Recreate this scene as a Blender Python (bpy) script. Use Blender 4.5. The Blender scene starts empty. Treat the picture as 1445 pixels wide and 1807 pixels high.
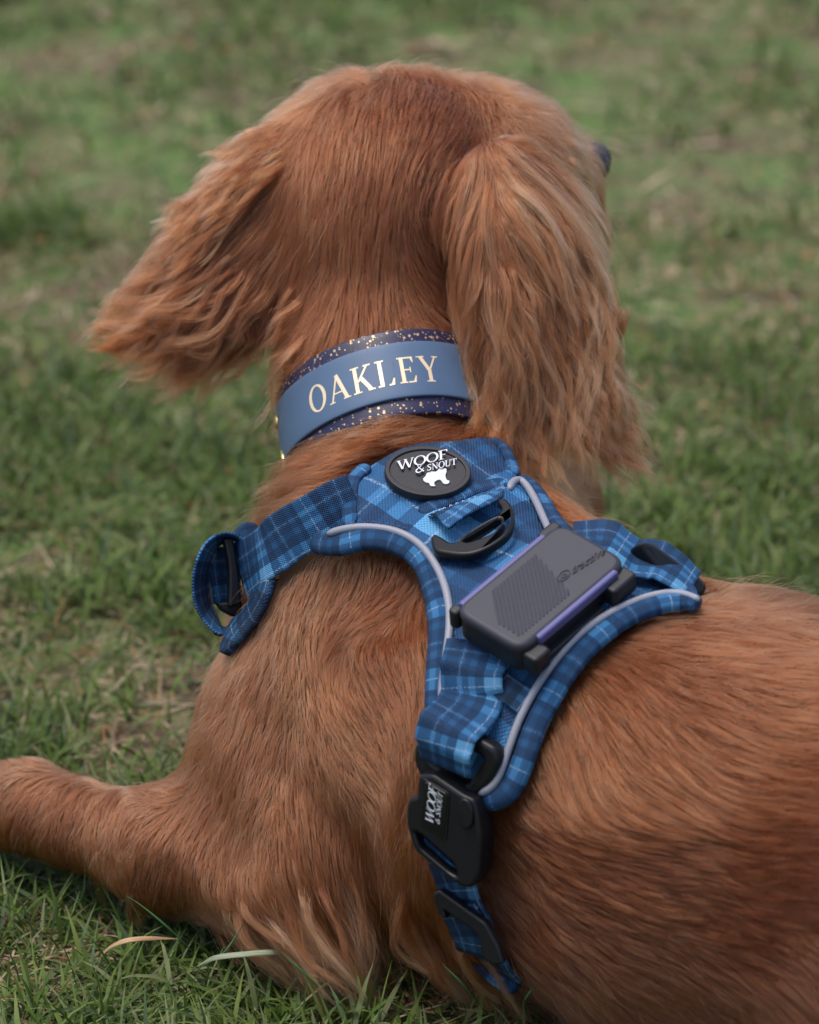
import bpy, bmesh, math, random
import numpy as np
from mathutils import Vector, Matrix, kdtree
from mathutils.geometry import delaunay_2d_cdt

rng = np.random.default_rng(7)
random.seed(7)
scene = bpy.context.scene

# ------------------------------------------------------------------ camera, world, light, exposure
FPX, CX, CY = 6300.0, 722.5, 903.5
PITCH, CAMZ = math.radians(22.0), 0.84
CAM = np.array([0.0, 0.0, CAMZ])
CR = np.array([1.0, 0.0, 0.0])
CF = np.array([0.0, math.cos(PITCH), -math.sin(PITCH)])
CU = np.array([0.0, math.sin(PITCH), math.cos(PITCH)])

cam_data = bpy.data.cameras.new('camera')
cam = bpy.data.objects.new('camera', cam_data)
scene.collection.objects.link(cam)
cam.location = CAM
cam.rotation_euler = (math.pi / 2 - PITCH, 0, 0)
cam_data.sensor_fit = 'HORIZONTAL'
cam_data.sensor_width = 36.0
cam_data.lens = 36.0 * FPX / 1445.0
cam_data.clip_start = 0.05
cam_data.clip_end = 500.0
cam_data.dof.use_dof = True
cam_data.dof.focus_distance = 1.655
cam_data.dof.aperture_fstop = 10.0
scene.camera = cam

world = bpy.data.worlds.new('World')
scene.world = world
world.use_nodes = True
wn = world.node_tree
sky = wn.nodes.new('ShaderNodeTexSky')
sky.sky_type = 'NISHITA'
sky.sun_disc = False
SUN_EL, SUN_AZ = math.radians(76), math.radians(-100)
sky.sun_elevation = SUN_EL
sky.sun_rotation = SUN_AZ
sky.air_density = 1.0
sky.dust_density = 3.0
sky.ozone_density = 0.6
wn.links.new(sky.outputs[0], wn.nodes['Background'].inputs[0])
wn.nodes['Background'].inputs[1].default_value = 0.125

sun_data = bpy.data.lights.new('sun', 'SUN')
sun_data.energy = 1.5
sun_data.angle = math.radians(28)
sun_data.color = (1.0, 0.95, 0.88)
sun = bpy.data.objects.new('sun', sun_data)
scene.collection.objects.link(sun)
sd = Vector((math.sin(SUN_AZ) * math.cos(SUN_EL), math.cos(SUN_AZ) * math.cos(SUN_EL), math.sin(SUN_EL)))
sun.rotation_euler = sd.to_track_quat('Z', 'Y').to_euler()

scene.view_settings.view_transform = 'Standard'
scene.view_settings.look = 'None'
scene.view_settings.gamma = 1.0
scene.view_settings.exposure = 0.88
try:
    scene.cycles.use_denoising = True
    scene.cycles.denoiser = 'OPENIMAGEDENOISE'
    scene.cycles.denoising_input_passes = 'RGB_ALBEDO_NORMAL'
    scene.cycles.denoising_prefilter = 'ACCURATE'
    scene.cycles_curves.shape = 'RIBBONS'
    scene.cycles_curves.subdivisions = 2
    scene.cycles.max_bounces = 6
except Exception:
    pass

# ------------------------------------------------------------------ helpers
C = scene.collection

def P(px, py, d):
    """a point at view depth d (metres) seen at photo coordinate px, py"""
    px = np.asarray(px, float); py = np.asarray(py, float); d = np.asarray(d, float)
    a = (px - CX) / FPX; b = (CY - py) / FPX
    return CAM + d[..., None] * (CF + a[..., None] * CR + b[..., None] * CU)

def proj(p):
    q = np.asarray(p) - CAM
    d = q @ CF
    return CX + FPX * (q @ CR) / d, CY - FPX * (q @ CU) / d, d

def iv(x, y, w):
    """direction from image right, image up, away"""
    v = np.array([x, y, w], float)
    v = v[0] * CR + v[1] * CU + v[2] * CF
    return v / np.linalg.norm(v)

def nrm(v):
    return v / np.maximum(np.linalg.norm(v, axis=-1, keepdims=True), 1e-9)

def catmull(pts, n):
    """resample a polyline as a smooth curve with n points, even arc length"""
    pts = np.asarray(pts, float)
    if len(pts) == 2:
        t = np.linspace(0, 1, n)[:, None]
        return pts[0] * (1 - t) + pts[1] * t
    a = np.vstack([2 * pts[0] - pts[1], pts, 2 * pts[-1] - pts[-2]])
    out = []
    for i in range(1, len(a) - 2):
        p0, p1, p2, p3 = a[i - 1], a[i], a[i + 1], a[i + 2]
        for t in np.linspace(0, 1, 16, endpoint=False):
            out.append(0.5 * ((2 * p1) + (-p0 + p2) * t + (2 * p0 - 5 * p1 + 4 * p2 - p3) * t * t + (-p0 + 3 * p1 - 3 * p2 + p3) * t ** 3))
    out.append(a[-2])
    out = np.array(out)
    s = np.r_[0, np.cumsum(np.linalg.norm(np.diff(out, axis=0), axis=1))]
    q = np.linspace(0, s[-1], n)
    return np.stack([np.interp(q, s, out[:, k]) for k in range(out.shape[1])], 1)

def link(name, data, mat=None, parent=None, smooth=True):
    o = bpy.data.objects.new(name, data)
    C.objects.link(o)
    if mat is not None:
        data.materials.clear()
        data.materials.append(mat)
    if parent is not None:
        o.parent = parent
        o.matrix_parent_inverse = parent.matrix_world.inverted()
    if smooth and hasattr(data, 'polygons') and len(data.polygons):
        data.polygons.foreach_set('use_smooth', [True] * len(data.polygons))
    return o

def tag(o, label=None, cat=None, group=None, kind=None):
    if label: o['label'] = label
    if cat: o['category'] = cat
    if group: o['group'] = group
    if kind: o['kind'] = kind
    return o

def empty(name, loc):
    o = bpy.data.objects.new(name, None)
    C.objects.link(o)
    o.location = loc
    o.empty_display_size = 0.02
    bpy.context.view_layer.update()
    return o

def mesh_from(name, v, f, uv=None):
    me = bpy.data.meshes.new(name)
    v = np.asarray(v, np.float32)
    me.from_pydata(v.tolist(), [], [list(map(int, q)) for q in f])
    if uv is not None:
        uv = np.asarray(uv, np.float32)
        lay = me.uv_layers.new(name='UVMap')
        idx = np.empty(len(me.loops), np.int32)
        me.loops.foreach_get('vertex_index', idx)
        lay.data.foreach_set('uv', uv[idx].ravel())
    me.update()
    return me

# ------------------------------------------------------------------ node helpers
class NT:
    def __init__(self, name):
        self.m = bpy.data.materials.new(name)
        self.m.use_nodes = True
        self.t = self.m.node_tree
        self.b = self.t.nodes['Principled BSDF']
        self.out = self.t.nodes['Material Output']
    def n(self, typ, **kw):
        x = self.t.nodes.new(typ)
        for k, v in kw.items():
            setattr(x, k, v)
        return x
    def set(self, sock, v):
        if isinstance(v, bpy.types.NodeSocket):
            self.t.links.new(v, sock)
        else:
            sock.default_value = v
    def math(self, op, a, b=None, c=None):
        x = self.n('ShaderNodeMath', operation=op)
        self.set(x.inputs[0], a)
        if b is not None: self.set(x.inputs[1], b)
        if c is not None: self.set(x.inputs[2], c)
        return x.outputs[0]
    def mix(self, f, a, b, blend='MIX'):
        x = self.n('ShaderNodeMix', data_type='RGBA', blend_type=blend)
        self.set(x.inputs[0], f)
        self.set(x.inputs[6], a if isinstance(a, bpy.types.NodeSocket) else (*a, 1))
        self.set(x.inputs[7], b if isinstance(b, bpy.types.NodeSocket) else (*b, 1))
        return x.outputs[2]
    def ramp(self, f, stops, interp='LINEAR'):
        x = self.n('ShaderNodeValToRGB')
        x.color_ramp.interpolation = interp
        e = x.color_ramp.elements
        while len(e) < len(stops): e.new(0.5)
        for i, (p, c) in enumerate(stops):
            e[i].position = p
            e[i].color = (*c, 1) if len(c) == 3 else c
        self.set(x.inputs[0], f)
        return x.outputs[0]
    def noise(self, vec, scale, detail=4, rough=0.55):
        x = self.n('ShaderNodeTexNoise')
        if vec is not None: self.set(x.inputs['Vector'], vec)
        x.inputs['Scale'].default_value = scale
        x.inputs['Detail'].default_value = detail
        x.inputs['Roughness'].default_value = rough
        return x.outputs[0]
    def bump(self, h, strength=0.3, dist=0.001):
        x = self.n('ShaderNodeBump')
        x.inputs['Strength'].default_value = strength
        x.inputs['Distance'].default_value = dist
        self.set(x.inputs['Height'], h)
        self.t.links.new(x.outputs[0], self.b.inputs['Normal'])
    def p(self, **kw):
        for k, v in kw.items():
            self.set(self.b.inputs[k.replace('_', ' ')], v)

def plain(name, col, rough=0.5, metal=0.0, nz=None, spec=None):
    t = NT(name)
    if nz:
        tc = t.n('ShaderNodeTexCoord').outputs['Object']
        f = t.noise(tc, nz[0], 5)
        a = tuple(c * (1 - nz[1]) for c in col); b = tuple(min(1, c * (1 + nz[1])) for c in col)
        t.p(Base_Color=t.mix(f, a, b))
        t.bump(t.noise(tc, nz[0] * 6, 3), nz[2] if len(nz) > 2 else 0.15, 0.0004)
    else:
        t.p(Base_Color=(*col, 1))
    t.p(Roughness=rough, Metallic=metal)
    if spec is not None:
        t.b.inputs['Specular IOR Level'].default_value = spec
    return t.m

# ------------------------------------------------------------------ the dog's body as a distance field
# body masses: limbs as tapered capsules, masses as ellipsoids; all in metres, given by where they stand in view
PR = []
def cap(a, b, ra, rb, k=0.02):
    PR.append(('c', P(*a), P(*b), ra, rb, k))
def ell(c, long_, wide, radii, k=0.02):
    a = iv(*long_); w = np.array(iv(*wide)); w = w - a * (a @ w); w /= np.linalg.norm(w)
    PR.append(('e', P(*c), np.stack([a, w, np.cross(a, w)]), np.array(radii), None, k))

# barrel and rump
cap((975, 1335, 1.665), (1310, 1480, 1.625), 0.090, 0.104, 0.03)
cap((1310, 1480, 1.625), (1640, 1560, 1.57), 0.104, 0.098, 0.03)
ell((1760, 1650, 1.50), (1, 0, -.3), (0, 1, 0), (0.10, 0.085, 0.06), 0.03)
# withers / shoulder girdle
cap((745, 1095, 1.715), (975, 1335, 1.665), 0.072, 0.090, 0.03)
ell((900, 1120, 1.70), (1, -.9, -.5), (1, .8, .7), (0.085, 0.055, 0.045), 0.04)
# neck
cap((742, 1000, 1.73), (697, 815, 1.744), 0.057, 0.0455, 0.030)
cap((697, 815, 1.744), (676, 655, 1.762), 0.0455, 0.0450, 0.012)
cap((676, 655, 1.762), (675, 430, 1.79), 0.0450, 0.053, 0.015)
# skull, face, muzzle
ell((700, 366, 1.79), (.25, .1, 1), (1, 0, 0), (0.066, 0.058, 0.056), 0.03)
ell((800, 320, 1.81), (1, .1, .8), (0, 1, 0), (0.055, 0.045, 0.045), 0.03)
cap((870, 330, 1.81), (945, 340, 1.87), 0.038, 0.026, 0.03)
cap((950, 375, 1.86), (985, 440, 1.94), 0.028, 0.022, 0.02)
cap((980, 310, 1.86), (1018, 296, 1.866), 0.011, 0.0080, 0.015)
ell((635, 262, 1.800), (1, .1, .4), (0, 1, 0), (0.032, 0.031, 0.034), 0.03)
# ears (leather flaps)
ell((914, 405, 1.728), (.24, -1, -.10), (1, .25, .25), (0.046, 0.024, 0.012), 0.014)
ell((962, 560, 1.724), (.30, -1, 0), (1, .25, .2), (0.042, 0.026, 0.010), 0.012)
ell((904, 545, 1.718), (.12, -1, 0), (1, .12, .1), (0.040, 0.016, 0.009), 0.014)
ell((476, 380, 1.770), (-.50, -1, 0), (-1, .5, -.1), (0.046, 0.026, 0.012), 0.016)
ell((408, 490, 1.764), (-.55, -1, 0), (-1, .5, .1), (0.030, 0.030, 0.011), 0.02)
# near foreleg: shoulder blade, point of shoulder, upper arm, elbow, forearm, paw
cap((652, 1070, 1.695), (540, 1265, 1.705), 0.043, 0.040, 0.025)
cap((520, 1265, 1.708), (480, 1430, 1.702), 0.040, 0.036, 0.025)
cap((695, 1150, 1.664), (655, 1330, 1.660), 0.037, 0.026, 0.030)
cap((700, 1330, 1.68), (640, 1500, 1.685), 0.036, 0.031, 0.02)
cap((480, 1430, 1.70), (520, 1520, 1.685), 0.036, 0.035, 0.03)
cap((520, 1520, 1.685), (300, 1500, 1.715), 0.034, 0.0250, 0.022)
cap((300, 1500, 1.715), (130, 1452, 1.75), 0.0250, 0.0180, 0.02)
cap((130, 1452, 1.75), (50, 1424, 1.767), 0.0180, 0.0195, 0.012)
cap((50, 1424, 1.767), (-60, 1414, 1.787), 0.0195, 0.0175, 0.012)
ell((-130, 1425, 1.80), (-1, 0, .4), (0, 1, 0), (0.036, 0.018, 0.024), 0.012)
for dx, dy, dd in ((-215, 1418, 1.822), (-205, 1432, 1.808), (-190, 1445, 1.795), (-195, 1410, 1.835)):
    ell((dx, dy, dd), (-1, -.15, .4), (0, 1, 0), (0.017, 0.010, 0.009), 0.004)
# far foreleg
cap((880, 1010, 1.80), (975, 885, 1.93), 0.045, 0.020, 0.02)
cap((975, 885, 1.93), (1005, 1010, 1.95), 0.019, 0.018, 0.02)
cap((1010, 1010, 1.95), (990, 1035, 2.03), 0.018, 0.018, 0.01)
# breast
ell((640, 1180, 1.76), (.1, -1, 0), (1, 0, 0), (0.085, 0.055, 0.055), 0.03)
# elbow skin / loose flank behind the leg
ell((775, 1560, 1.685), (.4, -1, 0), (1, 0, 0), (0.032, 0.022, 0.018), 0.02)

def sdf_exact(p):
    d = np.full(p.shape[:-1], 1.0, np.float32)
    for q in PR:
        if q[0] == 'c':
            _, a, b, ra, rb, k = q
            ba = (b - a).astype(np.float32); pa = p - a.astype(np.float32)
            h = np.clip(pa @ ba / (ba @ ba), 0, 1)
            e = np.sqrt(((pa - h[..., None] * ba) ** 2).sum(-1)) - (ra + (rb - ra) * h)
        else:
            _, c, A, r, _, k = q
            l = (p - c.astype(np.float32)) @ A.T.astype(np.float32)
            k0 = np.sqrt(((l / r.astype(np.float32)) ** 2).sum(-1)); k1 = np.sqrt(((l / (r * r).astype(np.float32)) ** 2).sum(-1))
            e = k0 * (k0 - 1) / np.maximum(k1, 1e-6)
        h = np.maximum(k - np.abs(d - e), 0) / k
        d = np.minimum(d, e) - h * h * k * 0.25
    return d.astype(np.float32)

GS = 0.005
G0 = np.array([-0.44, 1.18, -0.04])
GN = np.array([186, 182, 96])
gx, gy, gz = [G0[i] + GS * np.arange(GN[i]) for i in range(3)]
grid = np.empty(GN, np.float32)
for i in range(GN[0]):
    q = np.stack(np.meshgrid([gx[i]], gy, gz, indexing='ij'), -1).astype(np.float32)[0]
    grid[i] = sdf_exact(q)

def samp(G, p, g0=G0, gs=GS):
    """trilinear sample of a grid (optionally with channels)"""
    n = np.array(G.shape[:3])
    q = (np.asarray(p) - g0) / gs
    q = np.clip(q, 0, n - 1.001)
    i = q.astype(np.int32); f = (q - i).astype(np.float32)
    r = 0
    for dx in (0, 1):
        for dy in (0, 1):
            for dz in (0, 1):
                w = (f[..., 0] if dx else 1 - f[..., 0]) * (f[..., 1] if dy else 1 - f[..., 1]) * (f[..., 2] if dz else 1 - f[..., 2])
                v = G[i[..., 0] + dx, i[..., 1] + dy, i[..., 2] + dz]
                r = r + (w[..., None] * v if v.ndim > w.ndim else w * v)
    return r

def carve(pts, r, depth, k=0.012):
    """hollows between the muscles: a ball rolled along the skin pressed in by depth"""
    global GG
    pts = catmull(np.array(pts, float), 6)
    w, h = raycast(pts[:, 0], pts[:, 1])
    cs = [q + n_ * (r - depth * f) for q, n_, f in zip(w, grad(w), (.5, .9, 1, 1, .9, .5))]
    for c in cs:
        i0 = np.maximum(((c - r - .02 - G0) / GS).astype(int), 0); i1 = np.minimum(((c + r + .02 - G0) / GS).astype(int) + 2, GN)
        sl = tuple(slice(a, b) for a, b in zip(i0, i1))
        q = np.stack(np.meshgrid(gx[sl[0]], gy[sl[1]], gz[sl[2]], indexing='ij'), -1)
        e = -(np.linalg.norm(q - c, axis=-1) - r)
        d = grid[sl]
        hh = np.maximum(k - np.abs(d - e), 0) / k
        grid[sl] = np.maximum(d, e) + hh * hh * k * 0.25

GG = np.stack(np.gradient(grid, GS), -1).astype(np.float32)
GG /= np.maximum(np.linalg.norm(GG, axis=-1, keepdims=True), 1e-6)

def sdf(p): return samp(grid, p)
def grad(p): return nrm(samp(GG, p))

def raycast(px, py, off=0.0, G=None):
    """where the view line through px,py meets the body's skin raised by off; misses give the nearest approach"""
    G = grid if G is None else G
    px = np.atleast_1d(np.asarray(px, float)); py = np.atleast_1d(np.asarray(py, float))
    d = np.full(px.shape, 1.35); best = np.full(px.shape, 9.0); bd = d.copy(); hit = np.zeros(px.shape, bool)
    for _ in range(110):
        s = samp(G, P(px, py, d)) - off
        better = (s < best) & ~hit
        best = np.where(better, s, best); bd = np.where(better, d, bd)
        hit |= s < 0.0004
        d = np.where(hit, d, d + np.maximum(s * 0.8, 0.001))
        d = np.minimum(d, 2.1)
    return P(px, py, np.where(hit, d, bd)), hit

for args in (([(600,1075),(650,1062),(700,1060)], .034, .0055), ([(575,1010),(562,1100),(575,1190)], .030, .0035),
             ([(330,1400),(375,1450),(405,1510)], .030, .0030), ([(800,1440),(850,1500),(900,1620)], .04, .004)):
    carve(*args)
GG = np.stack(np.gradient(grid, GS), -1).astype(np.float32)
GG /= np.maximum(np.linalg.norm(GG, axis=-1, keepdims=True), 1e-6)

# surface nets
def surface_nets(G):
    s = G < 0
    n = np.array(G.shape)
    c = np.zeros(n - 1, np.int8)
    for dx in (0, 1):
        for dy in (0, 1):
            for dz in (0, 1):
                c += s[dx:n[0] - 1 + dx, dy:n[1] - 1 + dy, dz:n[2] - 1 + dz]
    act = (c > 0) & (c < 8)
    cells = np.argwhere(act)
    idx = np.full(act.shape, -1, np.int32)
    idx[tuple(cells.T)] = np.arange(len(cells))
    acc = np.zeros((len(cells), 3)); cnt = np.zeros(len(cells))
    corners = [np.array(q) for q in ((0,0,0),(1,0,0),(0,1,0),(1,1,0),(0,0,1),(1,0,1),(0,1,1),(1,1,1))]
    for a in range(8):
        for b in range(a + 1, 8):
            if np.abs(corners[a] - corners[b]).sum() != 1: continue
            va = G[tuple((cells + corners[a]).T)]; vb = G[tuple((cells + corners[b]).T)]
            m = (va < 0) != (vb < 0)
            t = np.where(m, va / np.where(m, va - vb, 1), 0)
            pt = corners[a] + t[:, None] * (corners[b] - corners[a])
            acc += np.where(m[:, None], pt, 0); cnt += m
    v = (cells + acc / cnt[:, None]) * GS + G0
    faces = []
    for ax in range(3):
        o1, o2 = [(1, 2), (2, 0), (0, 1)][ax]
        sl0 = [slice(None)] * 3; sl1 = [slice(None)] * 3
        sl0[ax] = slice(0, -1); sl1[ax] = slice(1, None)
        e = s[tuple(sl0)] != s[tuple(sl1)]
        q = np.argwhere(e)
        q = q[(q[:, o1] > 0) & (q[:, o2] > 0) & (q[:, o1] < n[o1] - 1) & (q[:, o2] < n[o2] - 1)]
        flip = s[tuple(q.T)]
        u = np.zeros(3, int); u[o1] = 1
        w = np.zeros(3, int); w[o2] = 1
        quad = np.stack([idx[tuple((q - u - w).T)], idx[tuple((q - w).T)], idx[tuple(q.T)], idx[tuple((q - u).T)]], 1)
        quad = np.where(flip[:, None], quad, quad[:, ::-1])
        faces.append(quad)
    f = np.vstack(faces)
    return v, f[(f >= 0).all(1)]

bv, bf = surface_nets(grid)
dog = empty('dog', (0.06, 1.52, 0.0))
tag(dog, 'golden red spaniel seen from behind lying on grass with long wavy ears', 'dog')
skin = plain('skin_under_coat', (0.10, 0.045, 0.02), 0.9, nz=(60, 0.3))
body = link('body', mesh_from('body', bv, bf), skin, dog)
# ------------------------------------------------------------------ coat: combing strokes -> field -> hairs
# a stroke: way points in view (photo coordinates), hair length mm, lift mm, tint, view depth (None = on the skin)
ST = []
def stroke(pts, L=22, H=5, T=0.5, D=None, W=1.0):
    ST.append((pts, L, H, T, D, W))

# crown and nape
stroke([(700,150),(690,260),(680,400),(660,520),(640,640)], 24, 5, .40)
stroke([(620,160),(585,260),(560,400),(545,520),(530,640)], 24, 5, .42)
stroke([(560,250),(540,400),(510,540),(480,700)], 26, 6, .45)
stroke([(640,150),(600,140),(550,150)], 26, 9, .62)
stroke([(780,160),(740,230),(715,330),(705,450),(690,600)], 22, 5, .36)
stroke([(850,190),(800,230),(755,290),(735,370),(760,450),(815,520)], 24, 5, .26)
stroke([(765,128),(760,170),(745,235)], 24, 5, .36)
stroke([(840,260),(795,300),(775,370),(785,430),(820,480)], 22, 4, .12)  # very dark tint paints in the shade beside the right ear
stroke([(740,450),(770,540),(830,610)], 24, 5, .35)
stroke([(720,480),(735,560),(760,620)], 24, 5, .38)
stroke([(800,150),(850,180),(870,230)], 18, 4, .45)
stroke([(880,180),(920,190),(980,205)], 26, 12, .62, 1.79)
stroke([(880,215),(940,225),(1000,250)], 24, 9, .66, 1.78)
stroke([(700,130),(780,140),(860,160)], 20, 8, .55, 1.80)
stroke([(930,250),(980,280),(1030,320),(1070,370)], 26, 6, .62, 1.79)
stroke([(660,600),(650,660),(645,720)], 22, 4, .42)
stroke([(520,640),(500,700),(490,760)], 30, 6, .5)
# ruff below the collar
stroke([(870,757),(760,770),(660,800),(580,848),(510,905)], 36, 16, .42)
stroke([(850,737),(700,755),(600,790),(530,850),(490,915)], 36, 15, .45)
stroke([(500,800),(492,860),(470,930)], 34, 12, .5)
stroke([(900,780),(840,785),(760,795)], 28, 14, .4)
# shoulder inside the armhole
stroke([(660,960),(650,1040),(610,1120)], 13, 3, .38)
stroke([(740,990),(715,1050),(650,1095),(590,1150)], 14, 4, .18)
stroke([(560,990),(535,1050),(515,1130),(520,1220)], 14, 3, .60)
stroke([(480,1030),(450,1130),(420,1230),(395,1330)], 15, 3, .50)
stroke([(490,1150),(480,1250),(460,1350),(440,1430)], 15, 3, .55)
stroke([(560,1130),(575,1220),(620,1310),(680,1390)], 15, 3, .48)
stroke([(620,1130),(650,1210),(700,1290),(725,1370)], 15, 3, .35)
stroke([(720,1090),(735,1180),(740,1280),(735,1380)], 15, 3, .38)
stroke([(560,1280),(600,1370),(660,1450),(700,1530)], 16, 3, .42)
stroke([(390,1240),(360,1330),(345,1400)], 16, 4, .52)
stroke([(710,1400),(715,1500),(740,1590),(770,1680)], 26, 5, .45)
# upper arm and forearm
stroke([(440,1360),(430,1440),(420,1520),(430,1600)], 15, 3, .5)
stroke([(540,1350),(560,1440),(560,1540),(570,1600)], 16, 3, .45)
stroke([(640,1450),(650,1530),(670,1600)], 20, 4, .45)
stroke([(340,1410),(300,1480),(290,1560),(310,1640)], 14, 3, .5)
stroke([(330,1405),(250,1390),(160,1370)], 16, 3, .6)
stroke([(220,1390),(190,1450),(190,1530),(220,1590)], 14, 3, .48)
stroke([(140,1370),(100,1420),(90,1490),(110,1540)], 14, 3, .42)
stroke([(60,1370),(30,1420),(20,1480)], 14, 3, .48)
stroke([(100,1365),(30,1350),(-60,1340)], 14, 3, .6)
stroke([(-40,1380),(-100,1400),(-180,1420)], 14, 3, .5)
# feathering under elbow and chest
stroke([(330,1620),(400,1650),(470,1665)], 30, 6, .5)
stroke([(420,1600),(480,1640),(560,1690)], 50, 10, .72, 1.652)
stroke([(540,1560),(570,1630),(620,1720)], 58, 12, .72, 1.648)
stroke([(610,1540),(645,1630),(690,1730)], 62, 12, .70, 1.645)
stroke([(680,1540),(715,1640),(770,1740)], 60, 12, .66, 1.645)
stroke([(750,1560),(785,1650),(830,1730)], 50, 10, .5, 1.648)
# back and flank
stroke([(1190,1075),(1300,1068),(1500,1075)], 22, 5, .45)
stroke([(1100,1140),(1250,1150),(1380,1170),(1500,1185)], 24, 5, .42)
stroke([(1070,1165),(1180,1225),(1300,1290),(1500,1330)], 25, 6, .42)
stroke([(1045,1180),(1120,1260),(1180,1340),(1280,1400),(1500,1420)], 27, 7, .44)
stroke([(1010,1220),(1060,1320),(1090,1400),(1150,1450)], 28, 7, .46)
stroke([(970,1290),(990,1360),(1010,1430)], 28, 7, .46)
stroke([(930,1360),(945,1420),(1000,1470)], 22, 5, .42)
stroke([(940,1440),(1040,1480),(1180,1500),(1500,1520)], 22, 5, .24)  # from here down to the belly, low tints paint in the flank's shade
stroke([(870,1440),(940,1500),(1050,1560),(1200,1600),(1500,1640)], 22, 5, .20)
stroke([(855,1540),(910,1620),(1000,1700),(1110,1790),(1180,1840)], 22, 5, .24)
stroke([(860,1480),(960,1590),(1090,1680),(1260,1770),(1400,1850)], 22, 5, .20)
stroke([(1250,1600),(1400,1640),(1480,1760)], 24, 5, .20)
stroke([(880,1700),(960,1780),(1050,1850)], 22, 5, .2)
stroke([(1000,950),(1100,990),(1200,1040)], 20, 4, .4)
stroke([(965,800),(985,870),(1000,960)], 14, 3, .22, 1.90, 1)
stroke([(930,850),(965,880),(1020,930)], 14, 3, .22, 1.88)
# right ear
stroke([(875,262),(915,290),(965,340),(1022,410),(1058,480),(1072,560)], 40, 5, .68, 1.720)
stroke([(872,275),(905,370),(955,470),(1000,580),(1035,680),(1075,770)], 44, 5, .62, 1.716)
stroke([(864,278),(860,370),(876,470),(918,570),(945,680),(980,785)], 44, 5, .58, 1.716)
stroke([(858,290),(836,380),(832,450),(842,530),(856,630),(842,730)], 50, 5, .58, 1.712)
stroke([(890,250),(960,285),(1030,345),(1074,425),(1092,490)], 34, 5, .68, 1.740)
stroke([(1010,420),(1040,530),(1062,630),(1090,705),(1142,775)], 42, 5, .45, 1.736)
stroke([(1010,600),(1048,690),(1112,770)], 40, 5, .42, 1.724)
stroke([(900,600),(915,690),(945,785)], 38, 6, .5, 1.708)
stroke([(852,560),(862,640),(852,750)], 46, 7, .55, 1.704)
stroke([(880,620),(890,700),(900,780)], 44, 7, .5, 1.704)
stroke([(1070,400),(1084,470),(1080,540)], 32, 5, .55, 1.76)
# left ear
stroke([(540,180),(460,215),(390,275),(340,350)], 34, 9, .62, 1.78)
stroke([(500,220),(420,270),(350,340),(325,400)], 34, 9, .60, 1.775)
stroke([(515,235),(420,320),(335,415),(280,490),(185,540)], 38, 5, .46, 1.765)
stroke([(520,290),(440,420),(355,520),(275,575),(200,590)], 36, 5, .38, 1.757)
stroke([(535,340),(475,460),(400,570),(310,640)], 40, 5, .36, 1.755)
stroke([(550,400),(500,520),(440,620),(370,680)], 40, 5, .40, 1.757)
stroke([(545,480),(505,590),(450,690)], 40, 6, .45, 1.757)
stroke([(525,560),(500,640),(475,720)], 34, 8, .48, 1.755)
stroke([(400,290),(345,350),(305,430)], 30, 6, .58, 1.78)

sp, sdir, sval = [], [], []
for pts, L, H, T, D, W in ST:
    seg = np.abs(np.diff(np.array(pts, float), axis=0)).sum()
    n = max(3, int(seg / 28))
    q = catmull(pts, n)
    if D is None:
        w, hit = raycast(q[:, 0], q[:, 1])
    else:
        w = P(q[:, 0], q[:, 1], np.full(n, float(D)))
    dv = nrm(np.gradient(w, axis=0))
    sp.append(w); sdir.append(dv)
    sval.append(np.tile([L, H, T], (n, 1)))
sp = np.vstack(sp); sdir = np.vstack(sdir); sval = np.vstack(sval)
# hidden sides: a few world-space strokes so that they are combed too
for p, d, v in (((.12,1.72,.06),(.3,.2,-.9),(16,3,.4)), ((.16,1.58,.10),(.6,-.3,-.7),(20,4,.35)), ((-.05,1.80,.26),(0,.3,-.9),(24,5,.45)), ((-.04,1.72,.12),(0,.1,-1),(20,5,.4)), ((.09,1.9,.08),(0,.2,-1),(14,3,.5))):
    sp = np.vstack([sp, [p]]); sdir = np.vstack([sdir, [nrm(np.array(d, float))]]); sval = np.vstack([sval, [v]])

FS = 0.010
FN = (np.array(GN) * GS / FS).astype(int) + 1
fx, fy, fz = [G0[i] + FS * np.arange(FN[i]) for i in range(3)]
cells = np.stack(np.meshgrid(fx, fy, fz, indexing='ij'), -1).reshape(-1, 3).astype(np.float32)
near = np.abs(samp(grid, cells)) < 0.09
FLD = np.zeros((len(cells), 6), np.float32)
vals = np.hstack([sdir, sval]).astype(np.float32)
sp32 = sp.astype(np.float32)
ci = np.where(near)[0]
for k in range(0, len(ci), 20000):
    c = cells[ci[k:k + 20000]]
    d2 = ((c ** 2).sum(1)[:, None] + (sp32 ** 2).sum(1)[None] - 2 * c @ sp32.T)
    w = 1.0 / (np.maximum(d2, 0) + 0.006 ** 2) ** 2.2
    FLD[ci[k:k + 20000]] = (w @ vals) / w.sum(1, keepdims=True)
FLD = FLD.reshape(*FN, 6)

def field(p):
    f = samp(FLD, p, G0, FS)
    return nrm(f[..., :3]), f[..., 3:]

def in_poly(px, py, poly):
    poly = np.asarray(poly, float)
    inside = np.zeros(np.shape(px), bool)
    x1, y1 = poly[:, 0], poly[:, 1]; x2, y2 = np.roll(x1, -1), np.roll(y1, -1)
    for a, b, c, d in zip(x1, y1, x2, y2):
        m = (b > py) != (d > py)
        inside ^= m & (px < (c - a) * (py - b) / ((d - b) if d != b else 1e-9) + a)
    return inside

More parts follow.
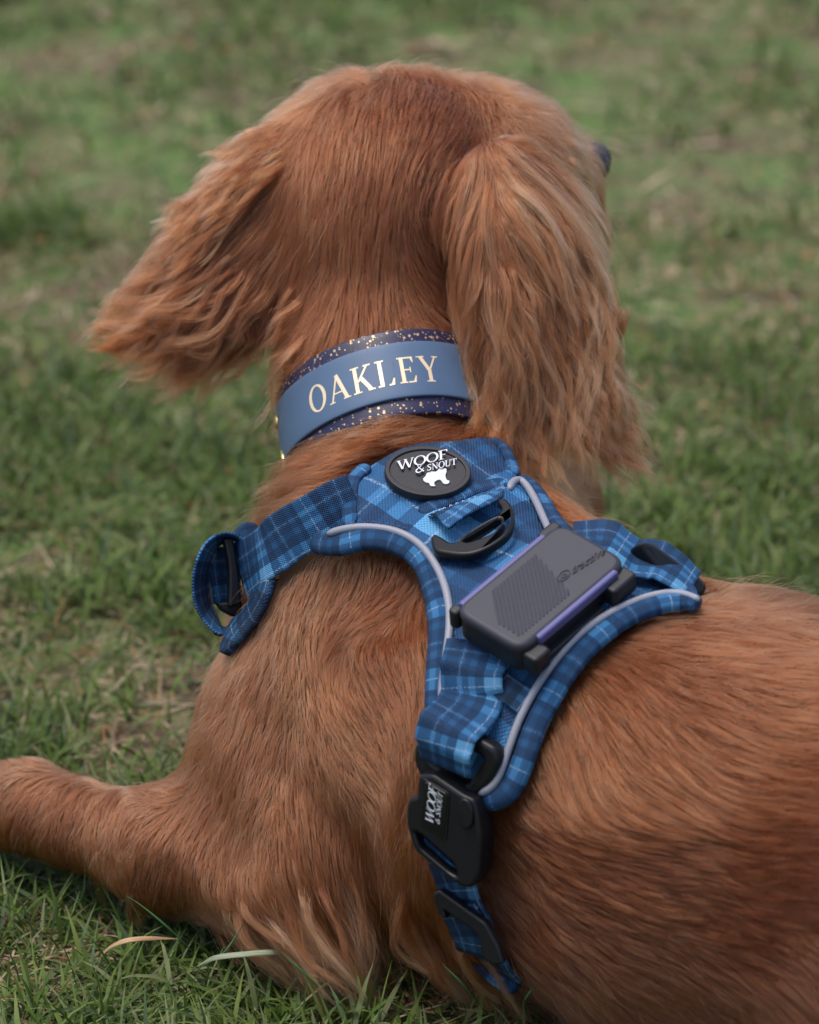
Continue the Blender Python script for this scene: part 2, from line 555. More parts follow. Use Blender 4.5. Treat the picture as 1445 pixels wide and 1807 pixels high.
# scatter roots over the skin that can be seen from about here
tri = np.vstack([bf[:, [0, 1, 2]], bf[:, [0, 2, 3]]])
ta, tb, tc = bv[tri[:, 0]], bv[tri[:, 1]], bv[tri[:, 2]]
tn = np.cross(tb - ta, tc - ta); tarea = np.linalg.norm(tn, axis=1) / 2
tcen = (ta + tb + tc) / 3
tnn = grad(tcen)
view = nrm(CAM - tcen)
facing = (tnn * view).sum(1)
tpx, tpy, tpd = proj(tcen)
ok = (facing > -0.45) & (tpx > -260) & (tpx < 1720) & (tpy < 2050) & (tcen[:, 2] > 0.001)
# region tests, on the skin itself
ear_c = [P(930, 470, 1.735), P(425, 430, 1.772)]
def is_ear(p):
    m = np.zeros(len(p), bool)
    for q in PR[EAR0:EAR0 + 5]:
        l = (p - q[1]) @ q[2].T
        m |= (np.sqrt(((l / (q[3] + 0.003)) ** 2).sum(-1)) < 1.02)
    return m
EAR0 = [i for i, q in enumerate(PR) if q[0] == 'e' and abs(q[3][2] - 0.012) < 1e-6][0]

HARNESS = [(620,850),(700,785),(860,775),(900,800),(925,850),(990,915),(1110,960),(1200,985),(1245,1045),(1120,1090),(1060,1135),(1000,1200),
           (955,1270),(925,1370),(895,1405),(850,1412),(800,1300),(772,1260),(768,1120),(755,1040),(720,985),(660,965),(600,960),(575,940)]

def scatter(n, mask, dens=None):
    w = tarea * ok * mask
    if dens is not None: w = w * dens
    cdf = np.cumsum(w); cdf /= cdf[-1]
    t = np.searchsorted(cdf, rng.random(n))
    r1 = np.sqrt(rng.random(n)); r2 = rng.random(n)
    p = ta[t] * (1 - r1)[:, None] + tb[t] * (r1 * (1 - r2))[:, None] + tc[t] * (r1 * r2)[:, None]
    g = grad(p)
    return p - g * sdf(p)[:, None]

_sw = np.random.default_rng(42)
SWK = [( _sw.normal(0, 1, 3), _sw.uniform(60, 210), _sw.random() * 6.28, nrm(_sw.normal(0, 1, 3))) for _ in range(10)]
def swirl(p):
    v = 0
    for k, f, ph, ax in SWK:
        v = v + np.sin(p @ (k / np.linalg.norm(k)) * f + ph)[:, None] * ax
    return v * .45

def trace(root, L, H, npts, fly=None, jit=0.05, wave=None, ground=0.004):
    """each hair is a stream line of the combing field held just above the skin"""
    n = len(root)
    out = np.empty((n, npts, 3), np.float32)
    p = root - grad(root) * 0.0012
    out[:, 0] = p
    st = (L / (npts - 1))[:, None]
    jd = rng.normal(0, jit, (n, 3))
    prev = None
    for k in range(1, npts):
        t = k / (npts - 1)
        d, _ = field(p)
        d = nrm(d + swirl(p) * .16)
        g = grad(p); s = sdf(p)
        hold = np.ones(n) if fly is None else np.where(fly & (s > 0.004), 0.0, 1.0)
        dn = (d * g).sum(1, keepdims=True)
        tan = nrm(d - g * dn * hold[:, None]) + jd * (0.3 + t)
        tgt = H * (1 - np.exp(-3.2 * t))
        lift = np.where(hold > 0, (tgt - s), np.maximum(tgt - s, 0)) / st[:, 0]
        v = tan + g * np.clip(lift, -0.7, 0.75)[:, None]
        v = nrm(v)
        if prev is not None: v = nrm(v + prev * 0.6)
        prev = v
        p = p + v * st
        s2 = sdf(p); g2 = grad(p)
        p = p + g2 * np.maximum(0.0006 - s2, 0)[:, None]
        p[:, 2] = np.maximum(p[:, 2], ground)
        out[:, k] = p
    return out

def clump(curves, roots, spacing, strength, power=1.6, cidx=None):
    """pull hairs towards guide hairs picked at about the given spacing"""
    n = len(roots)
    order = rng.permutation(n)
    cell = {}
    key = np.floor(roots / spacing).astype(int)
    _, first = np.unique(key[order], axis=0, return_index=True)
    guides = order[first]
    kd = kdtree.KDTree(len(guides))
    for i, gi in enumerate(guides): kd.insert(roots[gi], i)
    kd.balance()
    q = roots + rng.normal(0, spacing * 0.22, roots.shape)
    near_ = np.array([kd.find(x)[1] for x in q])
    G = curves[guides[near_]]
    off = G[:, 0] - curves[:, 0]
    npts = curves.shape[1]
    t = np.linspace(0, 1, npts) ** power
    s = (strength * rng.uniform(.25, 1.1, n).clip(0, 1)[:, None] * t[None])[..., None]
    return curves + (G - curves) * s, near_

def wavy(curves, gid, amp, waves, seed, strand=0.25, scale=None):
    """waves shared by a lock, growing towards the tips"""
    r = np.random.default_rng(seed)
    ng = gid.max() + 1
    n, npts, _ = curves.shape
    ph = r.random(ng)[gid] * 6.28 + rng.normal(0, strand, n)
    fr = (waves * (0.7 + 0.6 * r.random(ng)))[gid]
    am = (amp * (0.5 + r.random(ng)))[gid] * (1 + rng.normal(0, .2, n))
    if scale is not None: am = am * scale
    tan = nrm(np.gradient(curves, axis=1))
    vw = nrm(CAM - curves)
    side = nrm(np.cross(tan, vw))
    up = np.cross(side, tan)
    t = np.linspace(0, 1, npts)[None]
    a = am[:, None] * t ** 1.1
    w1 = np.sin(fr[:, None] * t * 6.28 + ph[:, None]) - np.sin(ph)[:, None] * (1 - t)
    w2 = np.cos(fr[:, None] * t * 6.28 + ph[:, None] * 1.3)
    return curves + side * (a * w1)[..., None] + up * (a * w2 * 0.4)[..., None]

def hair_object(name, curves, rad, tint, mat, parent, rnd=None):
    n, npts, _ = curves.shape
    hd = bpy.data.hair_curves.new(name)
    hd.add_curves([npts] * n)
    hd.attributes['position'].data.foreach_set('vector', curves.astype(np.float32).ravel())
    t = np.linspace(0, 1, npts)
    prof = (1 - 0.85 * t ** 1.6)
    r = (rad[:, None] * prof[None]).astype(np.float32)
    a = hd.attributes.get('radius') or hd.attributes.new('radius', 'FLOAT', 'POINT')
    a.data.foreach_set('value', r.ravel())
    a = hd.attributes.new('tint', 'FLOAT', 'CURVE')
    a.data.foreach_set('value', tint.astype(np.float32))
    hd.materials.append(mat)
    o = bpy.data.objects.new(name, hd)
    C.objects.link(o)
    o.parent = parent
    o.matrix_parent_inverse = parent.matrix_world.inverted()
    return o

def coat_material(name):
    t = NT(name)
    at = t.n('ShaderNodeAttribute', attribute_name='tint')
    hi = t.n('ShaderNodeHairInfo')
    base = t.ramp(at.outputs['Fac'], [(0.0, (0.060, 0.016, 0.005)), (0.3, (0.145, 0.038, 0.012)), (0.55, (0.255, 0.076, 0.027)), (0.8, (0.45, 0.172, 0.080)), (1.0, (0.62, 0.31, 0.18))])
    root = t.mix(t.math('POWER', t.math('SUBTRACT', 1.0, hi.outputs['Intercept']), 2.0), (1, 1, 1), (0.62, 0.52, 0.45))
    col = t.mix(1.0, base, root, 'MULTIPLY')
    hb = t.n('ShaderNodeBsdfHairPrincipled')
    hb.model = 'CHIANG'
    hb.parametrization = 'COLOR'
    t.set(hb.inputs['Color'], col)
    hb.inputs['Roughness'].default_value = 0.34
    hb.inputs['Radial Roughness'].default_value = 0.5
    hb.inputs['IOR'].default_value = 1.45
    t.t.links.new(hb.outputs[0], t.out.inputs[0])
    return t.m
coat = coat_material('spaniel_coat')

ear_m = is_ear(tcen)
# a smooth noise for colour patches
def patch(p, s, seed=0):
    r = np.random.default_rng(seed)
    v = 0
    for k in range(7):
        a = r.normal(0, 1, 3); a /= np.linalg.norm(a)
        v = v + np.sin(p @ a * (s * r.uniform(.6, 1.7)) + r.random() * 6.28)
    return v / 7 * 1.6

EARB = (P(880, 262, 1.735), P(520, 240, 1.78))
def ear_low(p):
    d = np.minimum(np.linalg.norm(p - EARB[0], axis=1), np.linalg.norm(p - EARB[1], axis=1))
    return np.clip((d - .015) / .055, .12, 1.1)

def grow(name, n, mask, npts, spacing, cstr, lenmul=1.0, rad=0.00011, ear=False, dens=None, hair_seed=1, cull=True):
    root = scatter(n, mask, dens)
    _, v = field(root)
    px, py, pd = proj(root)
    g = grad(root); fc = (g * nrm(CAM - root)).sum(1)
    eyed = np.linalg.norm(root - P(1046, 289, 1.868), axis=1) < .0190
    root = root[~eyed]; v = v[~eyed]; g = g[~eyed]; px = px[~eyed]; py = py[~eyed]; pd = pd[~eyed]; fc = fc[~eyed]
    if cull:
        hid = in_poly(px, py, HARNESS) & (fc > 0.0) & (pd < 1.84)
        hid &= ~in_poly(px, py, RUFF)
        hid |= in_poly(px, py, COLLAR_ZONE) & (fc > 0.1)
        hid |= in_poly(px, py, STRAP_ZONE) & (fc > 0.0)
        root = root[~hid]; v = v[~hid]; g = g[~hid]
    n = len(root)
    L = v[:, 0] * 0.001 * lenmul * rng.uniform(0.65, 1.15, n)
    H = v[:, 1] * 0.001 * rng.uniform(0.35, 1.1, n) * (1.0 if ear else .85)
    away = rng.random(n) < .018
    H = np.where(away, H * 2.6, H); L = np.where(away, L * 1.15, L)
    c = trace(root, L, H, npts, fly=np.ones(n, bool) if ear else (v[:, 0] > 38))
    T = v[:, 2] - (.12 if ear else 0)
    if ear:
        c, g1 = clump(c, root, spacing, cstr, .9)
        c = wavy(c, g1, 0.0042, 1.3, hair_seed, scale=ear_low(root))
        c, g2 = clump(c, root, spacing * 0.33, 0.95, .8)
        c = wavy(c, g2, 0.0014, 1.8, hair_seed + 3, 0.3, scale=ear_low(root))
        gr = np.random.default_rng(3).normal(0, 1, g2.max() + 1)[g2] * 0.10 + np.random.default_rng(4).normal(0, 1, g1.max() + 1)[g1] * 0.06
    else:
        c0 = c.copy()
        c, g1 = clump(c, root, spacing, cstr, 1.5)
        c2, g2 = clump(c, root, spacing * 0.42, 0.92, 1.0)
        c2[away] = c0[away]
        c = c2
        ls = np.random.default_rng(8).uniform(.72, 1.18, g1.max() + 1)[g1]
        c = c[:, :1] + (c - c[:, :1]) * ls[:, None, None]
        gr = np.random.default_rng(3).normal(0, 1, g1.max() + 1)[g1] * 0.042 + np.random.default_rng(5).normal(0, 1, g2.max() + 1)[g2] * 0.075
        long_ = np.clip((v[:, 0] - 30) / 20, 0, 1)
        if long_.max() > 0:
            cw = wavy(c, g1, 0.004, 1.1, hair_seed)
            c = c + (cw - c) * long_[:, None, None]
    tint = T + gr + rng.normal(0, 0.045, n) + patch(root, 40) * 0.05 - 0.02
    tint = np.clip(tint, 0, 1)
    c[..., 2] = np.maximum(c[..., 2], 0.003)
    return hair_object(name, c, rad * rng.uniform(0.7, 1.25, n), tint, coat, dog)

RUFF = [(480,830),(600,765),(700,745),(880,745),(915,790),(880,792),(800,795),(700,806),(640,838),(600,872),(540,905),(480,925)]
COLLAR_ZONE = [(590,630),(700,600),(860,600),(860,745),(700,735),(600,755),(500,820),(480,760)]
STRAP_ZONE = [(470,930),(610,870),(640,960),(560,975),(500,1030)]

def grow_locks(name, seeds, per, Lmm, Hmm, width, npts=18, rad=.00010, amp=.004, waves=1.6, tint=None, seed=5, strength=.9, ear=False):
    """separate locks: each seed point sends out a bundle of hairs that keep together"""
    r = np.random.default_rng(seed)
    ns = len(seeds)
    gid = np.repeat(np.arange(ns), per)
    root = seeds[gid] + r.normal(0, width, (ns * per, 3))
    root = root - grad(root) * sdf(root)[:, None]
    guide_first = np.arange(ns) * per
    root[guide_first] = seeds - grad(seeds) * sdf(seeds)[:, None]
    Lg = r.uniform(.75, 1.15, ns); Hg = r.uniform(.5, 1.25, ns)
    L = Lmm * .001 * Lg[gid] * r.uniform(.72, 1.05, ns * per); L[guide_first] = Lmm * .001 * Lg
    H = Hmm * .001 * Hg[gid] * r.uniform(.8, 1.1, ns * per)
    c = trace(root, L, H, npts, fly=np.ones(len(root), bool), jit=.03)
    G = c[guide_first][gid]
    t = np.linspace(0, 1, npts) ** .8
    c = c + (G - c) * (np.minimum(strength * t[None], .93) * r.uniform(.75, 1, (len(root), 1)))[..., None]
    c = wavy(c, gid, amp, waves, seed, .22, scale=ear_low(root) if ear else None)
    stray = (r.random(len(root)) < .12)[:, None, None]
    c = c + np.cumsum(r.normal(0, .00010, c.shape), 1) * np.where(stray, 6.0, 1.0)
    _, v = field(root)
    T = (v[:, 2] if tint is None else tint) + r.normal(0.02, .15, ns)[gid] + r.normal(0, .035, len(root))
    c[..., 2] = np.maximum(c[..., 2], .003)
    return hair_object(name, c.astype(np.float32), rad * r.uniform(.7, 1.25, len(root)), np.clip(T, 0, 1), coat, dog)

def seeds_in(n, mask, poly=None, maxdepth=None):
    p = scatter(n * 8, mask)
    if poly is not None:
        px, py, pd = proj(p)
        fc = (grad(p) * nrm(CAM - p)).sum(1)
        p = p[in_poly(px, py, poly) & (fc > -.1)]
    return p[:n]
# ------------------------------------------------------------------ harness, collar, tracker: helpers
def rrect_profile(n=14, e=0.45):
    a = np.linspace(0, 2 * math.pi, n, endpoint=False) + math.pi / n
    c, s = np.cos(a), np.sin(a)
    return np.stack([np.sign(c) * np.abs(c) ** e, np.sign(s) * np.abs(s) ** e], 1)

def sweep(name, path, side, nor, hw, ht, mat, parent, prof=None, uoff=0.0, taper=False, vscale=1.0):
    """a band of real thickness along path; side / nor are the width and thickness directions"""
    path = np.asarray(path); n = len(path)
    prof = rrect_profile() if prof is None else prof
    m = len(prof)
    hw = np.broadcast_to(hw, n).astype(float).copy(); ht = np.broadcast_to(ht, n).astype(float).copy()
    if taper:
        for i, f in ((0, .5), (1, .86), (-1, .5), (-2, .86)):
            hw[i] *= f; ht[i] *= f
    v = path[:, None] + side[:, None] * (prof[None, :, :1] * hw[:, None, None]) + nor[:, None] * (prof[None, :, 1:] * ht[:, None, None])
    s = np.r_[0, np.cumsum(np.linalg.norm(np.diff(path, axis=0), axis=1))]
    uv = np.stack(np.broadcast_arrays(s[:, None] + uoff, prof[None, :, 0] * hw[:, None] * vscale), -1).reshape(-1, 2)
    f = []
    for i in range(n - 1):
        for j in range(m):
            k = (j + 1) % m
            f.append((i * m + j, i * m + k, (i + 1) * m + k, (i + 1) * m + j))
    f.append(tuple(range(m))[::-1]); f.append(tuple((n - 1) * m + j for j in range(m)))
    me = mesh_from(name, v.reshape(-1, 3), f, uv)
    bm = bmesh.new(); bm.from_mesh(me); bmesh.ops.recalc_face_normals(bm, faces=bm.faces); bm.to_mesh(me); bm.free()
    return link(name, me, mat, parent)

def frames(path, nor):
    tan = nrm(np.gradient(path, axis=0))
    side = nrm(np.cross(tan, nor))
    return side, nrm(np.cross(side, tan))

def on_skin(pts, off, n):
    q = catmull(pts, n)
    w, hit = raycast(q[:, 0], q[:, 1], off)
    g = grad(w)
    # calm the normals along the path
    for _ in range(3):
        g[1:-1] = nrm(g[:-2] + g[1:-1] * 2 + g[2:])
        w[1:-1] = (w[:-2] + w[1:-1] * 2 + w[2:]) / 4
    return w, g

def skin_band(name, pts, off, hw, ht, mat, parent, n=60, **kw):
    w, g = on_skin(pts, off, n)
    side, nn = frames(w, g)
    return sweep(name, w, side, nn, hw, ht, mat, parent, **kw)

ROUND = np.stack([np.cos(np.linspace(0, 2 * math.pi, 10, endpoint=False)), np.sin(np.linspace(0, 2 * math.pi, 10, endpoint=False))], 1)

def closed_catmull(pts, n):
    pts = np.asarray(pts, float)
    q = np.vstack([pts[-2:], pts, pts[:3]])
    c = catmull(q, 4000)
    i0 = np.argmin(np.linalg.norm(c[:2000] - pts[0], axis=1)); i1 = 2000 + np.argmin(np.linalg.norm(c[2000:] - pts[0], axis=1))
    c = c[i0:i1]
    return c[np.linspace(0, len(c) - 1, n, endpoint=False).astype(int)]

def skin_panel(name, poly, off, thick, mat, parent, ua, va, step=7.0, dent=None, smooth=True):
    b = closed_catmull(poly, int(np.linalg.norm(np.diff(np.vstack([poly, poly[:1]]), axis=0), axis=1).sum() / step)) if smooth else np.asarray(poly, float)
    xs = np.arange(b[:, 0].min(), b[:, 0].max(), step); ys = np.arange(b[:, 1].min(), b[:, 1].max(), step)
    X, Y = np.meshgrid(xs, ys); X = X.ravel(); Y = Y.ravel()
    ins = in_poly(X, Y, b)
    dmin = np.min(np.hypot(X[:, None] - b[:, 0], Y[:, None] - b[:, 1]), axis=1)
    X = X[ins & (dmin > step * .6)]; Y = Y[ins & (dmin > step * .6)]
    pts = [Vector(p) for p in b.tolist()] + [Vector((x, y)) for x, y in zip(X, Y)]
    nb = len(b)
    res = delaunay_2d_cdt(pts, [(i, (i + 1) % nb) for i in range(nb)], [], 1, 1e-4)
    vv = np.array([(v.x, v.y) for v in res[0]]); ff = [tuple(f) for f in res[2]]
    w, hit = raycast(vv[:, 0], vv[:, 1], off)
    if dent is not None: w = w + grad(w) * dent(vv)[:, None]
    g = grad(w)
    me = bpy.data.meshes.new(name)
    inner = w - g * thick
    # boundary edges for the wall
    cnt = {}
    for f in ff:
        for i in range(3):
            e = (f[i], f[(i + 1) % 3]); cnt[e] = cnt.get(e, 0) + 1
    nv = len(w)
    fs = list(ff) + [tuple(q + nv for q in f[::-1]) for f in ff]
    for (a, c) in cnt:
        if (c, a) not in cnt: fs.append((c, a, a + nv, c + nv))
    allv = np.vstack([w, inner])
    uv = np.stack([allv @ ua, allv @ va], 1)
    me = mesh_from(name, allv, fs, uv)
    bm = bmesh.new(); bm.from_mesh(me); bmesh.ops.recalc_face_normals(bm, faces=bm.faces); bm.to_mesh(me); bm.free()
    return link(name, me, mat, parent)

class Frame:
    """a plane in the place: origin, x, y, normal; takes outlines seen at photo coordinates onto it"""
    def __init__(s, o, x, y):
        s.o = np.asarray(o, float); s.x = np.asarray(x, float) / np.linalg.norm(x)
        y = np.asarray(y, float); y = y - s.x * (y @ s.x); s.y = y / np.linalg.norm(y)
        s.n = np.cross(s.x, s.y)
        if s.n @ (CAM - s.o) < 0: s.n = -s.n
    def local(s, pts, z=0.0):
        pts = np.asarray(pts, float)
        o = s.o + s.n * z
        d = P(pts[:, 0], pts[:, 1], np.ones(len(pts))) - CAM
        t = ((o - CAM) @ s.n) / (d @ s.n)
        w = CAM + d * t[:, None] - o
        return np.stack([w @ s.x, w @ s.y], 1)
    def world(s, xy, z=0.0):
        xy = np.asarray(xy, float)
        return s.o + s.x * xy[:, :1] + s.y * xy[:, 1:2] + s.n * z
    def mat(s):
        ynew = np.cross(s.n, s.x)
        M = Matrix.Identity(4)
        for i in range(3):
            M[i][0], M[i][1], M[i][2], M[i][3] = s.x[i], ynew[i], s.n[i], s.o[i]
        return M
    def flip(s):
        return 1.0 if np.cross(s.n, s.x) @ s.y > 0 else -1.0

def extrude_outline(outlines, thick, bevel, res=2):
    """2D outlines (first the rim, then holes) -> solid with rounded edges, top at z=thick"""
    cu = bpy.data.curves.new('outline', 'CURVE')
    cu.dimensions = '2D'; cu.fill_mode = 'BOTH'
    cu.extrude = max(thick / 2 - bevel, 1e-5); cu.bevel_depth = bevel; cu.bevel_resolution = res; cu.offset = -bevel
    for o in outlines:
        sp_ = cu.splines.new('POLY'); sp_.points.add(len(o) - 1)
        sp_.points.foreach_set('co', np.hstack([o, np.zeros((len(o), 1)), np.ones((len(o), 1))]).ravel())
        sp_.use_cyclic_u = True
    ob = bpy.data.objects.new('outline', cu); C.objects.link(ob)
    bpy.context.view_layer.update()
    me = bpy.data.meshes.new_from_object(ob.evaluated_get(bpy.context.evaluated_depsgraph_get()))
    bpy.data.objects.remove(ob); bpy.data.curves.remove(cu)
    v = np.empty(len(me.vertices) * 3, np.float32); me.vertices.foreach_get('co', v)
    v = v.reshape(-1, 3); v[:, 2] += thick / 2
    f = [tuple(p.vertices) for p in me.polygons]
    bpy.data.meshes.remove(me)
    return v, f

def plate(name, fr, outlines, z0, thick, bevel, mat, parent, px=True, bend=None, smooth_angle=True):
    """a plate standing on the frame: outlines at photo coordinates (px) or local metres"""
    lo = [fr.local(o, z0 + thick) if px else np.asarray(o, float) for o in outlines]
    fl = fr.flip()
    lo = [np.stack([o[:, 0], o[:, 1] * fl], 1) for o in lo]
    v, f = extrude_outline(lo, thick, bevel)
    v[:, 2] += z0
    if bend is not None: v = bend(v)
    M = np.array(fr.mat())
    w = v @ M[:3, :3].T + M[:3, 3]
    me = mesh_from(name, w, f, v[:, :2])
    o = link(name, me, mat, parent, smooth=False)
    me.shade_smooth()
    me.set_sharp_from_angle(angle=math.radians(40))
    return o

def rounded(pts, r, n=6):
    """round the corners of a polygon"""
    pts = np.asarray(pts, float); out = []
    for i in range(len(pts)):
        p, a, b = pts[i], pts[i - 1], pts[(i + 1) % len(pts)]
        rr = r[i] if hasattr(r, '__len__') else r
        u = (a - p) / np.linalg.norm(a - p); w = (b - p) / np.linalg.norm(b - p)
        rr = min(rr, np.linalg.norm(a - p) * .48, np.linalg.norm(b - p) * .48)
        for t in np.linspace(0, 1, n):
            out.append((p + u * rr) * (1 - t) ** 2 + p * 2 * t * (1 - t) + (p + w * rr) * t ** 2)
    return np.array(out)

# ------------------------------------------------------------------ a small serif alphabet drawn with strokes
def q_(a, b, w):
    a, b = np.array(a, float), np.array(b, float)
    d = (b - a) / np.linalg.norm(b - a); s = np.array([-d[1], d[0]]) * w / 2
    return [a + s, a - s, b - s, b + s]
def hrect(x0, x1, y0, y1): return [(x0, y0), (x1, y0), (x1, y1), (x0, y1)]
def ring_(cx, cy, rx, ry, ix, iy, n=28):
    o = []
    for i in range(n):
        a, b = 2 * math.pi * i / n, 2 * math.pi * (i + 1) / n
        o.append([(cx + rx * math.cos(a), cy + ry * math.sin(a)), (cx + rx * math.cos(b), cy + ry * math.sin(b)),
                  (cx + ix * math.cos(b), cy + iy * math.sin(b)), (cx + ix * math.cos(a), cy + iy * math.sin(a))])
    return o
def arcband(pts, ws):
    c = catmull(pts, 26); w = np.interp(np.linspace(0, 1, 26), np.linspace(0, 1, len(ws)), ws)
    t = nrm(np.gradient(c, axis=0)); s = np.stack([-t[:, 1], t[:, 0]], 1) * w[:, None] / 2
    return [[c[i] + s[i], c[i] - s[i], c[i + 1] - s[i + 1], c[i + 1] + s[i + 1]] for i in range(25)]
sf = 0.045
def serif(x, y, w=.3): return hrect(x - w / 2, x + w / 2, y, y + sf)
GL = {
 'O': (.80, ring_(.40, .5, .38, .52, .25, .455)),
 'A': (.80, [q_((.10, .02), (.40, 1.0), .06), q_((.38, 1.0), (.68, .02), .135), hrect(.22, .58, .30, .35), serif(.10, 0, .22), serif(.68, 0, .27)]),
 'K': (.78, [hrect(.12, .25, 0, 1), q_((.25, .42), (.62, .97), .06), q_((.36, .56), (.66, .03), .135), serif(.185, 0), serif(.185, 1 - sf), serif(.62, 1 - sf, .24), serif(.68, 0, .24)]),
 'L': (.66, [hrect(.12, .25, 0, 1), serif(.185, 1 - sf), hrect(.04, .60, 0, .055), [(.60, 0), (.63, .26), (.585, .26), (.50, .05)]]),
 'E': (.68, [hrect(.12, .25, 0, 1), hrect(.04, .58, .945, 1), hrect(.04, .60, 0, .055), hrect(.2, .46, .48, .53), [(.58, 1), (.59, .78), (.555, .78), (.49, .95)], [(.60, 0), (.64, .25), (.60, .25), (.52, .05)], hrect(.44, .475, .40, .61)]),
 'Y': (.74, [hrect(.31, .44, 0, .48), q_((.10, .98), (.375, .44), .13), q_((.375, .44), (.64, .98), .06), serif(.375, 0, .30), serif(.10, 1 - sf, .28), serif(.64, 1 - sf, .22)]),
 'W': (1.05, [q_((.10, .98), (.32, .02), .12), q_((.32, .02), (.53, .98), .055), q_((.51, .98), (.74, .02), .12), q_((.74, .02), (.95, .98), .055), serif(.10, 1 - sf, .24), serif(.52, 1 - sf, .2), serif(.95, 1 - sf, .2)]),
 'F': (.62, [hrect(.12, .25, 0, 1), hrect(.04, .58, .93, 1), serif(.185, 0), hrect(.2, .46, .48, .54), [(.58, 1), (.59, .76), (.54, .76), (.49, .95)]]),
 'S': (.60, arcband([(.50, .80), (.38, .95), (.18, .90), (.13, .72), (.30, .53), (.47, .35), (.42, .10), (.24, .03), (.08, .18)], [.05, .09, .12, .14, .12, .05]) + [hrect(.47, .52, .74, .96), hrect(.07, .12, .03, .27)]),
 'N': (.84, [hrect(.14, .20, 0, 1), hrect(.64, .70, 0, 1), q_((.14, .98), (.68, .02), .13), serif(.17, 0, .24), serif(.14, 1 - sf, .22), serif(.67, 1 - sf, .24)]),
 'U': (.80, [hrect(.12, .25, .25, 1), hrect(.60, .66, .25, 1), serif(.185, 1 - sf), serif(.63, 1 - sf, .24)] + arcband([(.185, .28), (.22, .08), (.40, .02), (.58, .10), (.63, .28)], [.13, .09, .06])),
 'T': (.70, [hrect(.29, .42, 0, 1), hrect(.04, .67, .94, 1), serif(.355, 0), hrect(.03, .07, .76, 1), hrect(.64, .68, .76, 1)]),
 '&': (.84, arcband([(.74, .45), (.58, .12), (.32, .0), (.10, .18), (.16, .42), (.40, .58), (.50, .80), (.36, .96), (.22, .84), (.30, .62), (.78, .04)], [.05, .08, .13, .11, .06, .06, .06, .1, .12])),
}
def word(text, gap=.04, shear=0.0):
    """polygons of a word: cap height 1, from x=0; returns polygons, width"""
    x = 0; out = []
    for ch in text:
        if ch == ' ': x += .35; continue
        w, polys = GL[ch]
        for p in polys:
            a = np.array(p, float).copy(); a[:, 0] += x + shear * a[:, 1]
            out.append(a)
        x += w + gap
    return out, x - gap
def word_mesh(name, polys, mapper, mat, parent, h=0.0002):
    """every polygon becomes a little raised tile; mapper takes (n,2) and a height to the place"""
    V, F = [], []
    for k, p in enumerate(polys):
        hh = h + (k % 7) * 4e-6
        if sum(p[i][0] * p[(i + 1) % len(p)][1] - p[(i + 1) % len(p)][0] * p[i][1] for i in range(len(p))) < 0: p = p[::-1]
        top = mapper(p, hh); bot = mapper(p, 0.0)
        b = sum(len(x) for x in V); n = len(p)
        V += [top, bot]
        F.append(tuple(range(b, b + n)))
        for i in range(n):
            j = (i + 1) % n
            F.append((b + i, b + n + i, b + n + j, b + j))
    me = mesh_from(name, np.vstack(V), F)
    bm = bmesh.new(); bm.from_mesh(me); bmesh.ops.recalc_face_normals(bm, faces=bm.faces); bm.to_mesh(me); bm.free()
    return link(name, me, mat, parent, smooth=False)

